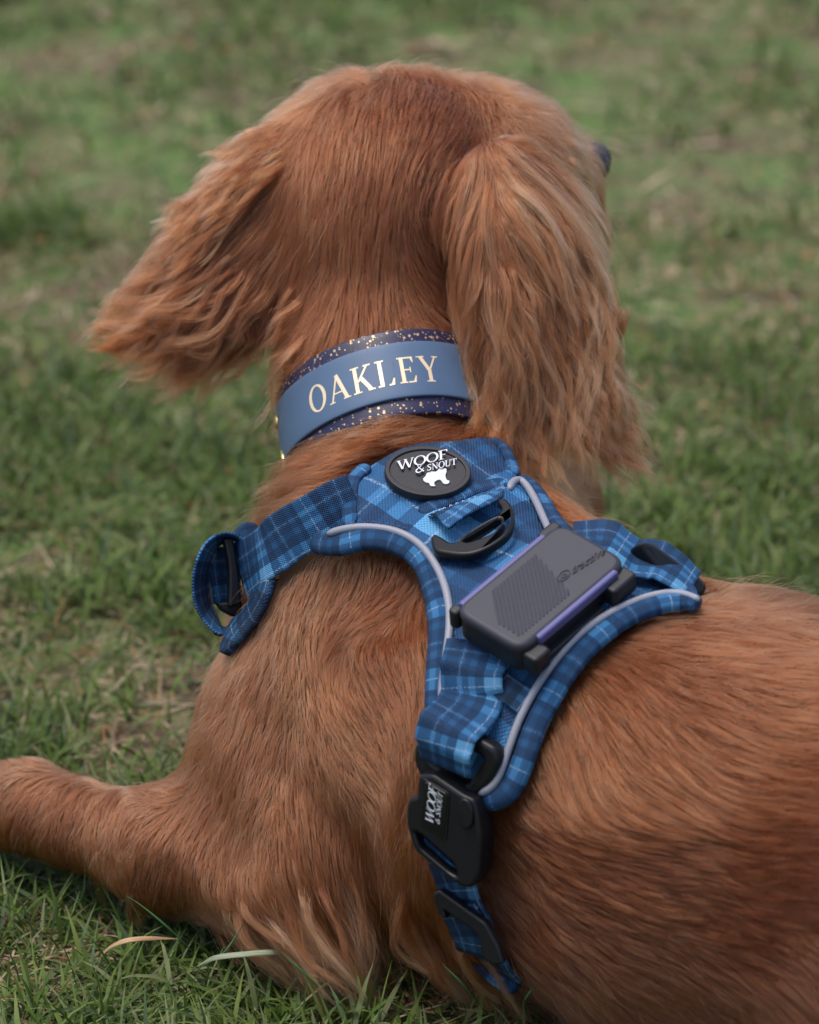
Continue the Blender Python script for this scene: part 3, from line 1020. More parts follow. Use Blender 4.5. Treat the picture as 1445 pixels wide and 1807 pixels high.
# ------------------------------------------------------------------ materials
def plaid(name, per, gain=1.0, weave=0.0011, ang=0.0, rough=0.62, light=1.0):
    t = NT(name)
    uv = t.n('ShaderNodeTexCoord').outputs['UV']
    mp = t.n('ShaderNodeMapping'); mp.inputs['Rotation'].default_value = (0, 0, ang)
    t.set(mp.inputs[0], uv)
    wob = t.n('ShaderNodeVectorMath', operation='ADD')
    t.set(wob.inputs[0], mp.outputs[0])
    sc = t.n('ShaderNodeVectorMath', operation='SCALE'); sc.inputs['Scale'].default_value = 0.0012
    nz = t.n('ShaderNodeTexNoise'); nz.inputs['Scale'].default_value = 60
    t.set(nz.inputs['Vector'], uv); t.set(sc.inputs[0], nz.outputs[1]); t.set(wob.inputs[1], sc.outputs[0])
    sx = t.n('ShaderNodeSeparateXYZ'); t.set(sx.inputs[0], wob.outputs[0])
    def stripes(x, ph):
        f = t.math('FRACT', t.math('ADD', t.math('DIVIDE', x, per), ph))
        a = t.ramp(f, [(0, (.1,) * 3), (.17, (.5,) * 3), (.25, (.1,) * 3), (.33, (.5,) * 3), (.42, (0.0,) * 3), (.55, (1.0,) * 3), (.83, (.1,) * 3), (.91, (.5,) * 3)], 'CONSTANT')
        l = t.math('LESS_THAN', t.math('ABSOLUTE', t.math('SUBTRACT', f, .69)), 0.010)
        l2 = t.math('LESS_THAN', t.math('ABSOLUTE', t.math('SUBTRACT', f, .21)), 0.007)
        return a, t.math('MAXIMUM', l, t.math('MULTIPLY', l2, .5))
    a1, l1 = stripes(sx.outputs[0], 0.0)
    a2, l2 = stripes(sx.outputs[1], 0.35)
    s = t.math('MULTIPLY', t.math('ADD', a1, a2), 0.5)
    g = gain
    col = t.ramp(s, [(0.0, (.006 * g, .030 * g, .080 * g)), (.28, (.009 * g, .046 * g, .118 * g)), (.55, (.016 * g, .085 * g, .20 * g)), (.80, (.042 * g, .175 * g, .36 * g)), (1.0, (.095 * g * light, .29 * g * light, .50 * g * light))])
    fine = t.noise(uv, 900, 2)
    thread = t.math('MULTIPLY', t.math('MAXIMUM', l1, l2), t.math('GREATER_THAN', fine, 0.46))
    col = t.mix(t.math('MULTIPLY', thread, .38), col, (.45, .56, .70))
    # the weave: over-under cells in relief with pale flecks in patches
    raw = t.n('ShaderNodeSeparateXYZ'); t.set(raw.inputs[0], uv)
    k = 2 * math.pi / weave
    wx = t.math('SINE', t.math('MULTIPLY', raw.outputs[0], k)); wy = t.math('SINE', t.math('MULTIPLY', raw.outputs[1], k))
    wv = t.math('MULTIPLY', wx, wy)
    gapm = t.math('MULTIPLY', t.math('ADD', wv, 1.0), 0.5)
    col = t.mix(t.math('MULTIPLY', gapm, .6), col, t.mix(1.0, col, (.35, .42, .5), 'MULTIPLY'))
    fleck = t.math('GREATER_THAN', t.noise(uv, 1500, 3, .7), 0.66)
    patchy = t.ramp(t.noise(uv, 70, 3), [(.45, (0, 0, 0)), (.65, (1, 1, 1))])
    col = t.mix(t.math('MULTIPLY', t.math('MULTIPLY', fleck, patchy), .4), col, (.45, .65, .9))
    t.p(Base_Color=col, Roughness=rough)
    t.b.inputs['Specular IOR Level'].default_value = 0.25
    t.bump(t.math('ADD', wv, t.math('MULTIPLY', t.noise(uv, 45, 3), 1.2)), .55, 0.0004)
    return t.m

M = {}
M['plate'] = plaid('plaid_canvas', 0.080, 1.15, 0.0019)
M['web'] = plaid('plaid_webbing', 0.034, 1.0, 0.0013)
M['bind'] = plaid('plaid_binding', 0.036, 1.05, 0.0009, rough=.55)
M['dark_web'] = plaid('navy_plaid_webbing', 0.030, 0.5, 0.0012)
M['piping'] = plain('grey_reflective_piping', (.22, .225, .27), .5, nz=(900, .12, .1))
M['stitch'] = plain('pale_thread', (.38, .50, .72), .7)
M['black'] = plain('black_buckle_plastic', (.006, .006, .008), .42, nz=(300, .25, .1), spec=.3)
M['rubber'] = plain('black_rubber', (.007, .007, .011), .55, nz=(400, .25, .15))
M['metal'] = plain('black_coated_metal', (.006, .006, .007), .42, spec=.3)
M['white'] = plain('white_print', (.60, .61, .66), .55)
M['thread2'] = plain('washed_blue_thread', (.10, .22, .42), .7)
M['lab'] = plain('glossy_black_label', (.004, .004, .006), .12)
M['tracker'] = plain('slate_grey_soft_plastic', (.019, .020, .031), .55, nz=(700, .14, .12))
M['holder'] = plain('black_tracker_rubber', (.006, .006, .009), .5, nz=(500, .2, .1))
M['lilac'] = plain('lilac_plastic', (.080, .076, .21), .45)
M['gold'] = plain('gold_foil', (.80, .62, .40), .38, 0.35)
M['brass'] = plain('brass', (.70, .55, .25), .3, 1.0)
def leather(name, col):
    t = NT(name)
    tc = t.n('ShaderNodeTexCoord').outputs['Object']
    f = t.noise(tc, 35, 3)
    t.p(Base_Color=t.mix(f, tuple(c * .82 for c in col), tuple(c * 1.15 for c in col)), Roughness=.52)
    v = t.n('ShaderNodeTexVoronoi'); v.inputs['Scale'].default_value = 1600; t.set(v.inputs['Vector'], tc)
    t.bump(v.outputs[0], .22, 0.0002)
    return t.m
M['blue_leather'] = leather('blue_leather', (.060, .108, .188))
def speckled():
    t = NT('navy_leather_gold_specks')
    tc = t.n('ShaderNodeTexCoord').outputs['Object']
    v = t.n('ShaderNodeTexVoronoi'); v.inputs['Scale'].default_value = 750; t.set(v.inputs['Vector'], tc)
    sz = t.n('ShaderNodeSeparateColor'); t.set(sz.inputs[0], v.outputs['Color'])
    thr = t.math('MULTIPLY', t.math('POWER', sz.outputs[0], 3.2), 0.60)
    m = t.math('LESS_THAN', v.outputs['Distance'], thr)
    t.p(Base_Color=t.mix(m, (.009, .009, .042), (.52, .36, .20)), Roughness=.45, Metallic=t.math('MULTIPLY', m, .5))
    t.bump(t.noise(tc, 900, 2), .15, .0002)
    return t.m
M['navy'] = speckled()

# ------------------------------------------------------------------ the collar
RC = P(687, 738, 1.752)
ca_tilt = math.radians(22.6)
a_img = np.array([-.184, .983]); a_img /= np.linalg.norm(a_img)
AX = nrm(math.cos(ca_tilt) * (a_img[0] * CR + a_img[1] * CU) + math.sin(ca_tilt) * CF)
E1 = nrm(np.cross(AX, CF)); 
if E1 @ CR < 0: E1 = -E1
E2 = nrm(np.cross(AX, E1))
if E2 @ CF > 0: E2 = -E2           # E2 points to the viewer's side
def ring_pt(th, h, r):
    """th = 0 at the nape, positive to the right"""
    th = np.asarray(th, float); h = np.asarray(h, float)
    # the band sags a little and is not a perfect circle
    rr = r * (1 + 0.02 * np.cos(2 * th))
    hh = h + 0.0012 * np.sin(th * 2.1 + .6)
    return RC + (np.sin(th) * rr)[..., None] * E1 + (np.cos(th) * rr)[..., None] * E2 + hh[..., None] * AX
collar = empty('dog_collar', RC)
tag(collar, 'wide blue leather collar over navy gold-flecked leather, with a name in gold capitals', 'collar')
def ring_band(name, th0, th1, h0, h1, r, thick, mat, n=90, closed=False):
    th = np.linspace(th0, th1, n)
    prof = rrect_profile(20, .22)
    hm, hh = (h0 + h1) / 2, (h1 - h0) / 2
    V = []
    for a in th:
        V.append(ring_pt(np.full(20, a), hm + prof[:, 0] * hh, r + prof[:, 1] * thick / 2))
    V = np.vstack(V); F = []
    for i in range(n - 1):
        for j in range(20):
            k = (j + 1) % 20
            F.append((i * 20 + j, (i + 1) * 20 + j, (i + 1) * 20 + k, i * 20 + k))
    F.append(tuple(range(20))); F.append(tuple((n - 1) * 20 + j for j in range(20))[::-1])
    me = mesh_from(name, V, F)
    bm = bmesh.new(); bm.from_mesh(me); bmesh.ops.recalc_face_normals(bm, faces=bm.faces); bm.to_mesh(me); bm.free()
    return link(name, me, mat, collar)
CRAD = 0.0545
ring_band('lining_strap', -3.13, 3.13, -.0252, .0200, CRAD - .0020, .0034, M['navy'], 140)
ring_band('name_strap', -1.75, 1.75, -.0168, .0122, CRAD + .0006, .0022, M['blue_leather'])
#print('buckle depth', proj(kb[None])[2]) if 'kb' in globals() else None
polys, wd = word('OAKLEY', .085)
cap_h = 0.0136
th_of = lambda x: x * cap_h / (CRAD + .0016)
TH0, H0 = -0.70, -.0098
polys2 = []
for p in polys:   # long pieces follow the bend of the strap
    polys2.append(p)
word_mesh('lettering', polys2, lambda p, h: ring_pt(TH0 + th_of(p[:, 0] * 1.02), H0 + p[:, 1] * cap_h, CRAD + .0017 + h), M['gold'], collar, h=.00012)
# rivet and the ring by the buckle end
def dome(name, c, nrm_, r, mat, parent, flat=.45):
    bm = bmesh.new(); bmesh.ops.create_uvsphere(bm, u_segments=20, v_segments=10, radius=r)
    me = bpy.data.meshes.new(name)
    q = Vector(nrm_).to_track_quat('Z', 'Y').to_matrix().to_4x4()
    bmesh.ops.transform(bm, matrix=Matrix.Translation(Vector(c)) @ q @ Matrix.Diagonal((1, 1, flat, 1)), verts=bm.verts)
    bm.to_mesh(me); bm.free()
    return link(name, me, mat, parent)
rp = ring_pt(np.array([-1.42]), np.array([.006]), CRAD + .0016)[0]
dome('rivet', rp, nrm(rp - RC), .0034, M['brass'], collar)
rp2 = ring_pt(np.array([-1.5]), np.array([-.016]), CRAD + .001)[0]
th = np.linspace(0, 2 * math.pi, 32)
lp = rp2 + np.sin(th)[:, None] * E2 * .007 + np.cos(th)[:, None] * AX * .007
sd_ = nrm(np.gradient(lp, axis=0)); outw = nrm(lp - rp2)
sweep('metal_ring', lp, outw, nrm(np.cross(sd_, outw)), .0011, .0011, M['brass'], collar, prof=ROUND)

# ------------------------------------------------------------------ the harness
harness = empty('dog_harness', P(900, 1080, 1.66))
tag(harness, 'blue plaid padded dog harness with grey piping buckled round the chest', 'dog harness')
UA = iv(175, 140, 130); VA0 = iv(110, -65, -78); VA = nrm(VA0 - UA * (VA0 @ UA))
OFF = 0.0085
PANEL = [(628,846),(665,812),(720,788),(800,778),(868,776),(893,798),(908,838),(925,858),(945,890),(968,935),(1010,945),(1060,950),(1110,965),(1160,985),(1215,1020),(1228,1052),(1180,1048),
         (1110,1066),(1050,1098),(1000,1142),(955,1200),(920,1262),(898,1320),(878,1372),(850,1392),(822,1360),(800,1315),(783,1260),(783,1210),(790,1150),(795,1100),(790,1050),(772,1003),(742,962),(700,940),(655,932),(630,925),(626,885)]
def dents(v):
    a = 0.0016 * np.exp(-((v[:, 1] - (1000 - 0.42 * (v[:, 0] - 700) - 65)) / 16) ** 2) * ((v[:, 0] > 720) & (v[:, 0] < 905))
    b = 0.0012 * np.sin(v[:, 0] * .035 + v[:, 1] * .02) * np.sin(v[:, 1] * .03 - v[:, 0] * .01)
    return a + b
skin_panel('back_panel', PANEL, OFF, .004, M['plate'], harness, UA, VA, dent=dents)
LB = [(552,956),(600,961),(650,951),(702,960),(745,988),(764,1035),(774,1080),(776,1120),(772,1180),(770,1225),(770,1275)]
skin_band('padded_binding', LB, OFF - .001, .0056, .0036, M['bind'], harness, 90, prof=rrect_profile(16, .8), taper=True)
LP = [(578,942),(610,933),(650,930),(700,938),(742,962),(773,1005),(790,1055),(793,1105),(786,1165),(780,1215),(779,1262)]
skin_band('piping', LP, OFF + .0018, .00185, .0018, M['piping'], harness, 90, prof=ROUND, taper=True)
RB = [(1236,1064),(1200,1062),(1165,1066),(1110,1086),(1057,1122),(1013,1167),(976,1222),(945,1282),(924,1340),(905,1385),(880,1408),(850,1410)]
skin_band('padded_binding', RB, OFF - .001, .0053, .0038, M['bind'], harness, 100, prof=rrect_profile(16, .8), taper=True, uoff=.01)
RP = [(1234,1058),(1200,1047),(1160,1049),(1110,1065),(1050,1098),(1000,1142),(955,1200),(920,1262),(898,1320),(881,1368),(866,1390),(846,1401)]
skin_band('piping', RP, OFF + .002, .0018, .0018, M['piping'], harness, 100, prof=ROUND, taper=True)
skin_band('piping', [(899,864),(903,852),(916,846),(930,858),(944,882),(956,908),(970,940)], OFF + .002, .0018, .0018, M['piping'], harness, 40, prof=ROUND, taper=True)
skin_band('padded_binding', [(914,846),(938,862),(958,890),(978,922),(1000,945)], OFF, .0045, .0034, M['bind'], harness, 40, prof=rrect_profile(16, .8), taper=True)
skin_band('edge_binding', [(866,777),(886,790),(899,812),(907,838)], OFF, .0034, .0022, M['bind'], harness, 30, prof=rrect_profile(16, .7), taper=True)
skin_band('edge_binding', [(650,822),(625,845),(617,885),(618,926)], OFF + .0005, .0038, .0016, M['bind'], harness, 30, prof=rrect_profile(16, .5), taper=True, uoff=.02)

# the webbing seam under the ring
skin_band('seam_tape', [(742,905),(790,882),(840,862),(897,852)], OFF + .0012, .0042, .0014, M['web'], harness, 30, prof=rrect_profile(16, .7), taper=True)
def stitches(name, pts, off, length=.0026, gap=.0018, zig=.0, w=.00025, parent=harness, hw_lift=0.0, mat='stitch'):
    w_, g = on_skin(pts, off, 200)
    s = np.r_[0, np.cumsum(np.linalg.norm(np.diff(w_, axis=0), axis=1))]
    V, F = [], []
    k = 0; a = 0.0
    side, nn = frames(w_, g)
    while a + length < s[-1]:
        e = [np.interp([a, a + length], s, w_[:, i]) for i in range(3)]
        p0, p1 = np.array(e).T
        i = int(np.searchsorted(s, a)); sd = side[min(i, 199)]; n_ = nn[min(i, 199)]
        z = zig * (1 if k % 2 else -1)
        p0 = p0 + sd * z; p1 = p1 - sd * z
        d = nrm(p1 - p0); q = nrm(np.cross(d, n_)) * w
        b = len(V)
        V += [p0 + q, p0 - q, p1 - q, p1 + q, p0 + n_ * w, p1 + n_ * w]
        F += [(b, b + 4, b + 5, b + 3), (b + 1, b + 2, b + 5, b + 4), (b, b + 1, b + 4), (b + 2, b + 3, b + 5)]
        a += (gap if zig else length + gap); k += 1
    return link(name, mesh_from(name, V, F), M[mat], parent, smooth=False)

M['blue_thread'] = plain('blue_thread', (.035, .11, .25), .7)
def inset(pts, dx, dy): return [(x + dx, y + dy) for x, y in pts]
stitches('stitching', [(590,937),(640,920),(700,927),(748,950),(782,1000),(800,1052),(803,1105),(796,1165),(789,1240)], OFF + .0003, .0020, .0011, w=.00022, mat='blue_thread')
stitches('stitching', [(1150,1040),(1105,1056),(1042,1090),(992,1136),(946,1194),(911,1258),(889,1318),(874,1362)], OFF + .0003, .0020, .0011, w=.00022, mat='blue_thread')
# left shoulder strap, from the back panel out to the slider
def mixed_path(pts, n, off):
    """way points: (x, y) rest on the skin raised by off, (x, y, depth) hang where they are"""
    out = []
    for p in pts:
        if len(p) == 3: out.append(P(*p))
        else: out.append(raycast([p[0]], [p[1]], off)[0][0])
    return catmull(np.array(out), n)
sp_ = mixed_path([(628,878),(595,892),(555,917),(508,945),(465,978),(424,1010)], 50, OFF + .002)
#print('strap depths', [round(float(x), 3) for x in proj(sp_)[2][::7]])
wax = np.array([nrm(iv(*v)) for v in catmull(np.array([(.10, -1, .05), (.08, -1, .1), (-.10, -1, .2), (-.18, -1, .25), (-.05, -1, .3), (.10, -1, .3)], float), 50)])
tn_ = nrm(np.gradient(sp_, axis=0)); wax = nrm(wax - tn_ * (wax * tn_).sum(1, keepdims=True)); nn_ = nrm(np.cross(wax, tn_))
nn_ *= np.sign((nn_ * (CAM - sp_)).sum(1, keepdims=True))
sweep('shoulder_strap', sp_, wax, nn_, np.linspace(.0118, .0142, 50), .0009, M['web'], harness)
DL = float(proj(sp_[-1:])[2][0])
# folded loop of strap that comes back round the slider
lp = catmull(P(*np.array([(440,958,DL+.006),(405,950,DL+.003),(374,966,DL),(357,1010,DL),(358,1058,DL+.002),(374,1092,DL+.004),(396,1110,DL+.006),(420,1098,DL+.008)]).T), 60)
tn_ = nrm(np.gradient(lp, axis=0)); W_ = np.tile(iv(.27, -.05, 1), (60, 1)); W_ = nrm(W_ - tn_ * (W_ * tn_).sum(1, keepdims=True))
sweep('strap_loop', lp, W_, nrm(np.cross(W_, tn_)), .0128, .0011, M['web'], harness)
bk = catmull(P(*np.array([(392,965,DL+.012),(396,1010,DL+.013),(402,1062,DL+.014)]).T), 12)
tn_ = nrm(np.gradient(bk, axis=0)); W_ = nrm(np.tile(iv(1, 0, .6), (12, 1))); W_ = nrm(W_ - tn_ * (W_ * tn_).sum(1, keepdims=True))
sweep('strap_loop', bk, W_, nrm(np.cross(W_, tn_)), .008, .0009, M['web'], harness)
fr = Frame(P(410, 1010, DL - .003), iv(1, -.15, .35), iv(.2, -1, .1))
plate('slider', fr, [rounded([(395,950),(412,950),(421,1000),(427,1066),(404,1072),(406,1000)], [6,4,30,5,5,30])], -.002, .0055, .0012, M['black'], harness)
plate('slider', fr, [rounded([(383,1064),(428,1060),(430,1076),(414,1090),(392,1078)], [4,6,6,5,4])], -.006, .0060, .0014, M['black'], harness)
# padded chest piece behind the loop
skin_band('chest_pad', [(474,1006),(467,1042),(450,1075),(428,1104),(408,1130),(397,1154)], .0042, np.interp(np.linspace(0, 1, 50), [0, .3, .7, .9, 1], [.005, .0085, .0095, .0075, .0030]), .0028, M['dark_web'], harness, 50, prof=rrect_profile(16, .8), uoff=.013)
fr = Frame(P(436, 940, DL + .028), iv(1, .2, .2), iv(0, -1, 0))
plate('chest_pad', fr, [rounded([(412,960),(414,935),(432,920),(452,922),(462,936),(450,965)], 12)], -.002, .005, .0018, M['bind'], harness)
plate('slider', Frame(P(383, 1112, DL + .006), iv(1, -.4, .2), iv(0, -1, 0)), [rounded([(372,1106),(384,1104),(396,1112),(394,1124),(380,1122)], 4)], -.003, .005, .0012, M['black'], harness)

# badge
bc = raycast([756], [832], OFF + .0008)[0][0]; bn = grad(bc[None])[0]
bx = nrm(CR - bn * (CR @ bn)); by = np.cross(bn, bx)
BF = Frame(bc, bx, by)
ang = np.linspace(0, 2 * math.pi, 56, endpoint=False)
def oval(cx, cy, a, b, rot=0.0):
    c, s = math.cos(rot), math.sin(rot)
    return np.stack([cx + a * np.cos(ang) * c - b * np.sin(ang) * s, cy + a * np.cos(ang) * s + b * np.sin(ang) * c], 1)
badge = plate('badge', BF, [oval(755, 831, 77, 45, .06)], -.0012, .0042, .0010, M['rubber'], harness)
plate('badge_rim', BF, [oval(755, 830, 76, 44, .06), oval(755, 829.5, 67, 37, .06)[::-1]], .0026, .0013, .0005, M['rubber'], badge)
def px_map(fr, o, ex, ey, z):
    o, ex, ey = map(lambda q: np.array(q, float), (o, ex, ey))
    def f(p, h):
        px = o + p[:, :1] * ex + p[:, 1:2] * ey
        return fr.world(fr.local(px, z + h), z + h)
    return f
pw, ww = word('WOOF', -.06)
word_mesh('badge_lettering', pw, px_map(BF, (701, 830), (90 / ww, -22 / ww), (-1, -16), .0042), M['white'], badge, h=.0004)
pw, ww = word('&', 0)
word_mesh('badge_lettering', pw, px_map(BF, (732, 835), (20, -4), (1, -15), .0043), M['white'], badge, h=.0005)
pw, ww = word('SNOUT', -.03)
word_mesh('badge_lettering', pw, px_map(BF, (753, 831), (53 / ww, -12 / ww), (0, -11), .0043), M['white'], badge, h=.0005)
DOGS = [(750,841),(754,834),(762,831),(769,832),(775,826),(778,824),(781,827),(787,826),(788,832),(786,838),(788,846),(793,848),(791,853),(783,853),(779,848),(775,846),(768,849),(766,854),(769,857),(760,857),(757,852),(752,851),(747,847),(747,843)]
plate('badge_figure', BF, [closed_catmull(DOGS, 70)], .0031, .0007, .0002, M['white'], badge)

# lead ring and its tab
dc = raycast([835], [935], OFF + .003)[0][0]
DFr = Frame(dc, nrm(UA * .92 + VA * -.1), nrm(VA + grad(dc[None])[0] * .15))
RING = [(760,950),(766,941),(778,946),(800,956),(835,938),(870,915),(884,897),(877,882),(890,878),(903,892),(906,915),(897,940),(872,960),(842,974),(815,978),(785,975),(766,969)]
HOLE = [(816,951),(828,943),(850,929),(872,917),(883,915),(881,926),(870,938),(848,948),(825,955)]
plate('lead_ring', DFr, [closed_catmull(RING, 90), closed_catmull(HOLE, 60)[::-1]], .000, .0048, .0014, M['metal'], harness)
TAB = [(757,909),(790,893),(830,878),(868,868),(880,890),(884,903),(850,925),(815,945),(796,958),(778,945)]
def tab_lift(v):
    t = np.clip((v[:, 1] - (909 - (v[:, 0] - 757) * .37)) / 46, 0, 1)
    return .0005 + .0085 * np.sin(np.minimum(t, .8) * math.pi * .62)
skin_panel('ring_tab', [(757,909),(812,888),(868,868),(878,880),(886,902),(852,922),(818,940),(797,956),(786,950),(768,928)], OFF + .001, .0014, M['web'], harness, UA, VA, step=5, dent=tab_lift)
stitches('stitching', [(757,911),(800,892),(866,871)], OFF + .0045, .0014, .0016, zig=.0011, w=.0002)

# side strap coming down to the buckle
ss = mixed_path([(850,1140),(846,1172),(838,1208),(835,1240),(824,1272),(812,1300),(798,1352)], 60, OFF + .002)
lift = np.interp(np.linspace(0, 1, 60), [0, .25, .42, .56, .72, .86, 1], [.0035, .0065, .0015, .0055, .0150, .0140, .0060])
g_ = grad(ss); ss = ss + g_ * lift[:, None]
Wv = catmull(np.array([(1, -.28, -.35), (1, -.30, -.35), (1, -.38, -.35), (1, -.45, -.35), (1, -.60, -.40), (1, -.62, -.40)], float), 60)
W_ = np.array([iv(*v) for v in Wv]); tn_ = nrm(np.gradient(ss, axis=0)); W_ = nrm(W_ - tn_ * (W_ * tn_).sum(1, keepdims=True))
nn_ = nrm(np.cross(W_, tn_)); nn_ *= np.sign((nn_ * g_).sum(1, keepdims=True))
sweep('side_strap', ss, W_, nn_, np.linspace(.0148, .0138, 60), .0010, M['web'], harness)
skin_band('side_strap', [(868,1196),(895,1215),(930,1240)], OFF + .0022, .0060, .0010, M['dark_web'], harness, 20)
stitches('stitching', [(792,1246),(826,1266),(862,1288)], OFF + .0048, .0018, .0016, zig=.0014, w=.0002)

# near buckle
kb = P(785, 1430, float(proj(raycast([785], [1430], OFF + .001)[0])[2][0]))
KX = iv(.86, -.50, -.42); KF = Frame(kb, KX, iv(-.07, -1, .34))
#print('buckle n', KF.n, 'surface', grad(kb[None])[0])
plate('buckle_frame', KF, [rounded([(762,1268),(744,1290),(729,1320),(728,1345),(742,1376),(800,1412),(838,1410),(868,1378),(880,1346),(874,1322),(830,1296)], [8,10,14,14,12,12,14,14,10,10,10]), rounded([(772,1296),(754,1318),(756,1340),(804,1382),(822,1388),(838,1362),(852,1338)], [6,6,8,8,8,8,6])[::-1]], -.003, .008, .0022, M['black'], harness)
body_k = plate('buckle_body', KF, [rounded([(737,1368),(762,1366),(815,1402),(836,1412),(843,1440),(849,1480),(845,1545),(832,1568),(812,1566),(742,1508),(726,1490),(716,1455),(717,1418),(724,1408),(735,1405)], [6,8,6,7,8,12,10,8,8,10,8,9,6,3,3]),
      rounded([(730,1468),(742,1474),(800,1526),(806,1548),(790,1540),(738,1497)], 6)[::-1]], -.001, .0125, .0018, M['black'], harness)
plate('label_frame', KF, [rounded([(745,1372),(793,1400),(787,1484),(738,1452)], 7)], .0110, .0012, .0004, M['black'], body_k)
plate('label_plate', KF, [rounded([(749,1378),(789,1402),(783,1477),(742,1449)], 5)], .0117, .0010, .0003, M['lab'], body_k)
pw, ww = word('WOOF', -.10, .18)
word_mesh('buckle_lettering', pw, px_map(KF, (764, 1458), (7 / ww, -66 / ww), (-14, -8), .01275), M['white'], body_k, h=.0001)
pw, ww = word('& SNOUT', -.04, .15)
word_mesh('buckle_lettering', pw, px_map(KF, (775, 1456), (6 / ww, -54 / ww), (-8, -5), .01275), M['white'], body_k, h=.0001)
plate('girth_strap', KF, [rounded([(728,1470),(745,1476),(803,1528),(808,1552),(790,1546),(738,1502)], 5)], .0045, .0012, .0004, M['web'], harness)
plate('prong', KF, [rounded([(812,1408),(826,1412),(834,1432),(832,1458),(820,1466),(810,1450),(806,1425)], 8)], .0112, .0022, .0009, M['black'], body_k)
strap2 = mixed_path([(796,1490),(804,1516),(818,1560),(832,1600),(848,1640),(868,1685),(892,1722)], 60, .006)
Wd = np.tile(iv(1, -.66, -.42), (60, 1)); tn_ = nrm(np.gradient(strap2, axis=0)); Wd = nrm(Wd - tn_ * (Wd * tn_).sum(1, keepdims=True)); nn_ = nrm(np.cross(Wd, tn_)); nn_ *= np.sign((nn_ * (CAM - strap2)).sum(1, keepdims=True))
strap2 = strap2 + nn_ * np.interp(np.linspace(0, 1, 60), [0, .2, .5, 1], [.006, .005, .003, .0])[:, None]
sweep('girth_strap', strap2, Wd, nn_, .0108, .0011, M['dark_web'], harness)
# lower slider
gb = strap2[36] + nn_[36] * .001
gb = gb
GF = Frame(gb, iv(1, -.66, -.42), iv(-.1, -1, .3))
plate('slider', GF, [rounded([(762,1578),(774,1570),(857,1630),(880,1672),(888,1700),(872,1706),(850,1690),(843,1650),(782,1606),(786,1622),(772,1612)], [5,5,8,8,5,5,5,5,5,3,3])], .0075, .005, .0012, M['black'], harness)
gl = mixed_path([(806,1598),(818,1622),(832,1655),(838,1684)], 20, .012)
tn_ = nrm(np.gradient(gl, axis=0)); W2 = nrm(Wd[:20] - tn_ * (Wd[:20] * tn_).sum(1, keepdims=True)); n2 = nrm(np.cross(W2, tn_)); n2 *= np.sign((n2 * (CAM - gl)).sum(1, keepdims=True))
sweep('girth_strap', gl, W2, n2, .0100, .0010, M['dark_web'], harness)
fl_ = P(*np.array([(832,1690,1.640),(862,1710,1.630),(893,1732,1.620),(913,1744,1.615)]).T)
fl_ = catmull(fl_, 20); tn_ = nrm(np.gradient(fl_, axis=0)); W2 = np.tile(iv(.3, 1, .8), (20, 1)); W2 = nrm(W2 - tn_ * (W2 * tn_).sum(1, keepdims=True))
sweep('strap_fold', fl_, W2, nrm(np.cross(W2, tn_)), .0050, .0030, M['web'], harness, prof=rrect_profile(16, .8), taper=True)

# far side strap and far buckle, beyond the spine
fs = catmull(P(*np.array([(1010,962,1.607),(1060,966,1.606),(1105,982,1.604),(1150,998,1.602),(1195,1022,1.600),(1222,1044,1.600)]).T), 40)
g_ = grad(fs)
fs = fs + g_ * np.interp(np.linspace(0, 1, 40), [0, .3, .5, .7, 1], [.002, .005, .001, .004, .003])[:, None]
#print('far depths', [round(float(x), 3) for x in proj(fs)[2][::8]])
Wf = np.tile(iv(-.05, -.62, -.75), (40, 1)); tn_ = nrm(np.gradient(fs, axis=0)); Wf = nrm(Wf - tn_ * (Wf * tn_).sum(1, keepdims=True))
nn_ = nrm(np.cross(Wf, tn_)); nn_ *= np.sign((nn_ * g_).sum(1, keepdims=True))
sweep('side_strap', fs, Wf, nn_, .0135, .0011, M['web'], harness)
FD = float(proj(fs[-1:])[2][0])
FFr = Frame(P(1195, 1010, FD + .004), iv(1, -.62, .35), iv(-.45, -.8, -.6))
plate('buckle_body', FFr, [rounded([(1128,957),(1150,953),(1195,985),(1240,1018),(1252,1034),(1243,1052),(1215,1055),(1190,1040),(1160,1000)], [8,10,10,10,8,8,8,8,8])], -.008, .011, .0028, M['black'], harness)

# ------------------------------------------------------------------ the tracker
trk = empty('gps_tracker', P(955, 1050, 1.64))
tag(trk, 'slate grey rectangular GPS tracker with lilac edges clipped across the harness back', 'gps tracker')
surf = raycast([955], [1060], OFF)[0][0]
# top face plane: 17 mm above the webbing
TN = np.cross(UA, VA); TN = TN if TN @ (CAM - surf) > 0 else -TN
sd_t = float(proj(surf[None])[2][0])
TF = Frame(surf + TN * .0015, UA, VA)
#print('tracker n', TF.n, 'surf n', grad(surf[None])[0], 'depth', sd_t)
TOPZ = .0165
crn = [(806,1068),(986,921),(1108,984),(914,1158)]
lc = TF.local(crn, TOPZ)
# square it up: mean axes in the local plane
x0, x1 = (lc[0, 0] + lc[3, 0]) / 2, (lc[1, 0] + lc[2, 0]) / 2
y0, y1 = (lc[0, 1] + lc[1, 1]) / 2, (lc[2, 1] + lc[3, 1]) / 2
if y0 > y1: y0, y1 = y1, y0
